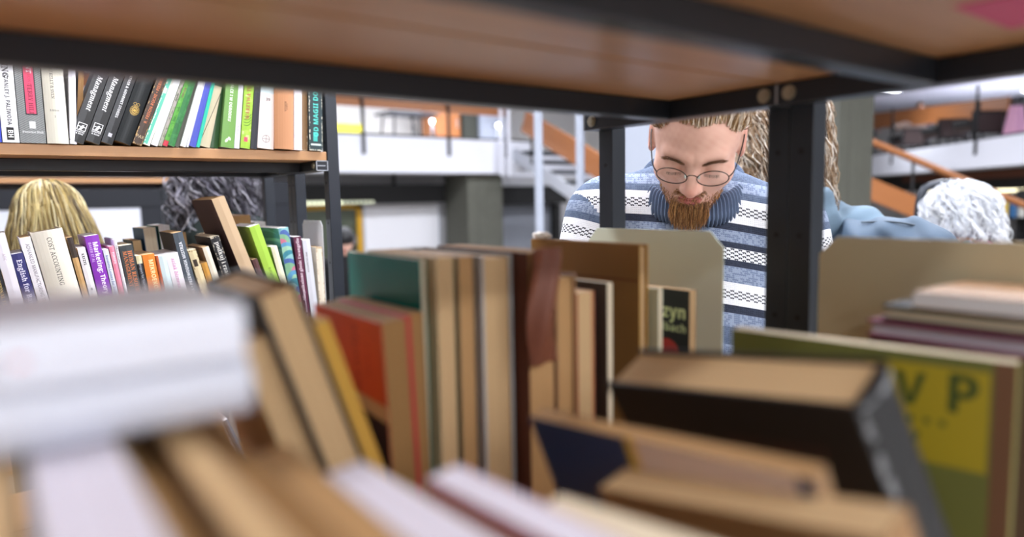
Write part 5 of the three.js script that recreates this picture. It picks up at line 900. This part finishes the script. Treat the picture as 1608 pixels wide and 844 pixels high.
  const torso = (x, y, z) => { let d = ell(x, y, z, [0, 1.36, 0.0], [0.205, 0.29, 0.13]); d = smin(d, ell(x, y, z, [0, 1.08, -0.01], [0.185, 0.24, 0.13]), 0.06);
    d = smin(d, cap(x, y, z, [-0.165, 1.57, 0.02], [-0.03, 1.595, -0.015], 0.066, 0.075), 0.05); return smin(d, cap(x, y, z, [0.17, 1.538, -0.005], [0.03, 1.585, -0.015], 0.066, 0.075), 0.05); };
  const fold = (x, y, z) => 0.0022 * Math.sin(26 * y + 14 * x + 4 * z) * Math.sin(17 * x - 9 * y) + 0.0016 * Math.sin(44 * (x + y * 0.6));
  const sw = sdf((x, y, z) => smin(torso(x, y, z), armD(x, y, z), 0.045) + fold(x, y, z), [-0.38, 0.84, -0.2], [0.38, 1.7, 0.32], 128);
  { const p = sw.attributes.position, uv = sw.attributes.uv;
    for (let i = 0; i + 2 < p.count; i += 3) {
      const cx = (p.getX(i) + p.getX(i + 1) + p.getX(i + 2)) / 3, cy = (p.getY(i) + p.getY(i + 1) + p.getY(i + 2)) / 3, cz = (p.getZ(i) + p.getZ(i + 1) + p.getZ(i + 2)) / 3;
      const sleeve = armD(cx, cy, cz) < torso(cx, cy, cz) - 0.012, s = cx < 0 ? 0 : 1, a = V(...(s ? shR : shL)), e = V(...(s ? elR : elL)), w = V(...(s ? wrR : wrL)), low = cap(cx, cy, cz, e.toArray(), w.toArray(), 0, 0) < cap(cx, cy, cz, a.toArray(), e.toArray(), 0, 0);
      const o = low ? e : a, q = low ? w : e, d = q.clone().sub(o).normalize(), sx = V(0, 0, 1).cross(d).normalize(), sy = d.clone().cross(sx);
      const back = cz < 0;
      for (let k = 0; k < 3; k++) {
        const x = p.getX(i + k), y = p.getY(i + k), z = p.getZ(i + k);
        if (sleeve) { const r = V(x, y, z).sub(o), t = r.dot(d); uv.setXY(i + k, Math.abs(Math.atan2(r.dot(sx), r.dot(sy))) * 0.07, -(t + (low ? 0.3 : 0) + 0.03)); }
        else { const v = 1.655 - y - 0.12 * x + 0.35 * Math.max(0, z) * 0.2 - 0.3 * x * x; uv.setXY(i + k, (back ? 1 : 0) + x * 1.05, -v); }
      }
    } }
  mesh('sweater', sw, knitMat, man);
  // ribbed collar
  const ring = (segU, segV) => { const g = new THREE.TorusGeometry(1, 0.3, segV, segU), p = g.attributes.position; for (let i = 0; i <= segV; i++) for (let j = 0; j <= segU; j++) {
    const n = i * (segU + 1) + j, th = j / segU * 6.2832, ph = i / segV * 6.2832, rib = 1 + 0.26 * Math.sin(th * 80), r = 0.0135 * rib;
    const rx = 0.092, rz = 0.082, c = V(Math.cos(th) * rx + 0.002, 1.618 + Math.sin(th) * -0.05 - Math.cos(th) * 0.006, 0.02 + Math.sin(th) * rz), out = V(Math.cos(th), 0, Math.sin(th)), upv = V(0, 0.92, -0.1).normalize();
    c.addScaledVector(out, Math.cos(ph) * r * 0.8 + (Math.sin(ph) < 0 ? 0.006 * -Math.sin(ph) : 0)).addScaledVector(upv, Math.sin(ph) * r * 1.75); p.setXYZ(n, c.x, c.y, c.z); } g.computeVertexNormals(); return g; };
  mesh('collar', flat(ring(640, 14)), mat(0x5c6b84, 0.95, { sheen: 0.5 }), man);
  for (const s of [-1, 1]) mesh('cuff', cyl(V(s * 0.13, 1.168, 0.155), V(s * 0.118, 1.165, 0.185), 0.042, 0.038, 24), mat(0x46587a, 0.95), man);
  const legs = (x, y, z) => { const ax = Math.abs(x); return smin(smin(cap(ax, y, z, [0.095, 0.92, 0], [0.1, 0.5, 0.02], 0.09, 0.064), cap(ax, y, z, [0.1, 0.5, 0.02], [0.1, 0.09, -0.01], 0.064, 0.05), 0.02), ell(x, y, z, [0, 0.96, -0.005], [0.172, 0.13, 0.125]), 0.04); };
  mesh('trousers', sdf(legs, [-0.22, 0.05, -0.2], [0.22, 1.1, 0.2], 48), cloth(0x26303f), man);
  for (const s of [-1, 1]) { const g = new THREE.SphereGeometry(1, 18, 12), p = g.attributes.position; for (let i = 0; i < p.count; i++) p.setXYZ(i, p.getX(i) * 0.05, Math.max(-0.62, p.getY(i)) * 0.064, p.getZ(i) * 0.14); g.computeVertexNormals(); mesh('shoe', g.translate(s * 0.105, 0.04, 0.05), M.black, man); }
  // the open book in his hands
  const ob = thing('open_book', 'open book with white pages in the reading man\'s hands', 'book', [1.13 - 0.791 * 0.23, 1.225, -0.885 + 0.611 * 0.23], -0.91327);
  const leaf = (s, lift) => { const pts = []; for (let i = 0; i <= 8; i++) { const a = i / 8; pts.push([s * a * 0.13, 0.012 * Math.sin(a * 2.6) + a * 0.02 + lift]); } for (let i = 8; i >= 0; i--) { const a = i / 8; pts.push([s * a * 0.13, a * 0.02 + lift - 0.004]); } return extr(s > 0 ? pts.reverse() : pts, 0.2).translate(0, 0, -0.1).rotateX(0.5); };
  mesh('page_block', [leaf(1, 0.004), leaf(-1, 0.004)], PAGES.white, ob); mesh('cover', [bx(0.001, -0.003, -0.105, 0.135, 0, 0.105).rotateZ(0.14).rotateX(0.5), bx(-0.135, -0.003, -0.105, -0.001, 0, 0.105).rotateZ(-0.14).rotateX(0.5)], mat(0x7a2f2c, 0.5), ob);
}
scene.traverse((o) => { if (o.isMesh) { o.castShadow = true; o.receiveShadow = true; } });
renderer.render(scene, camera);
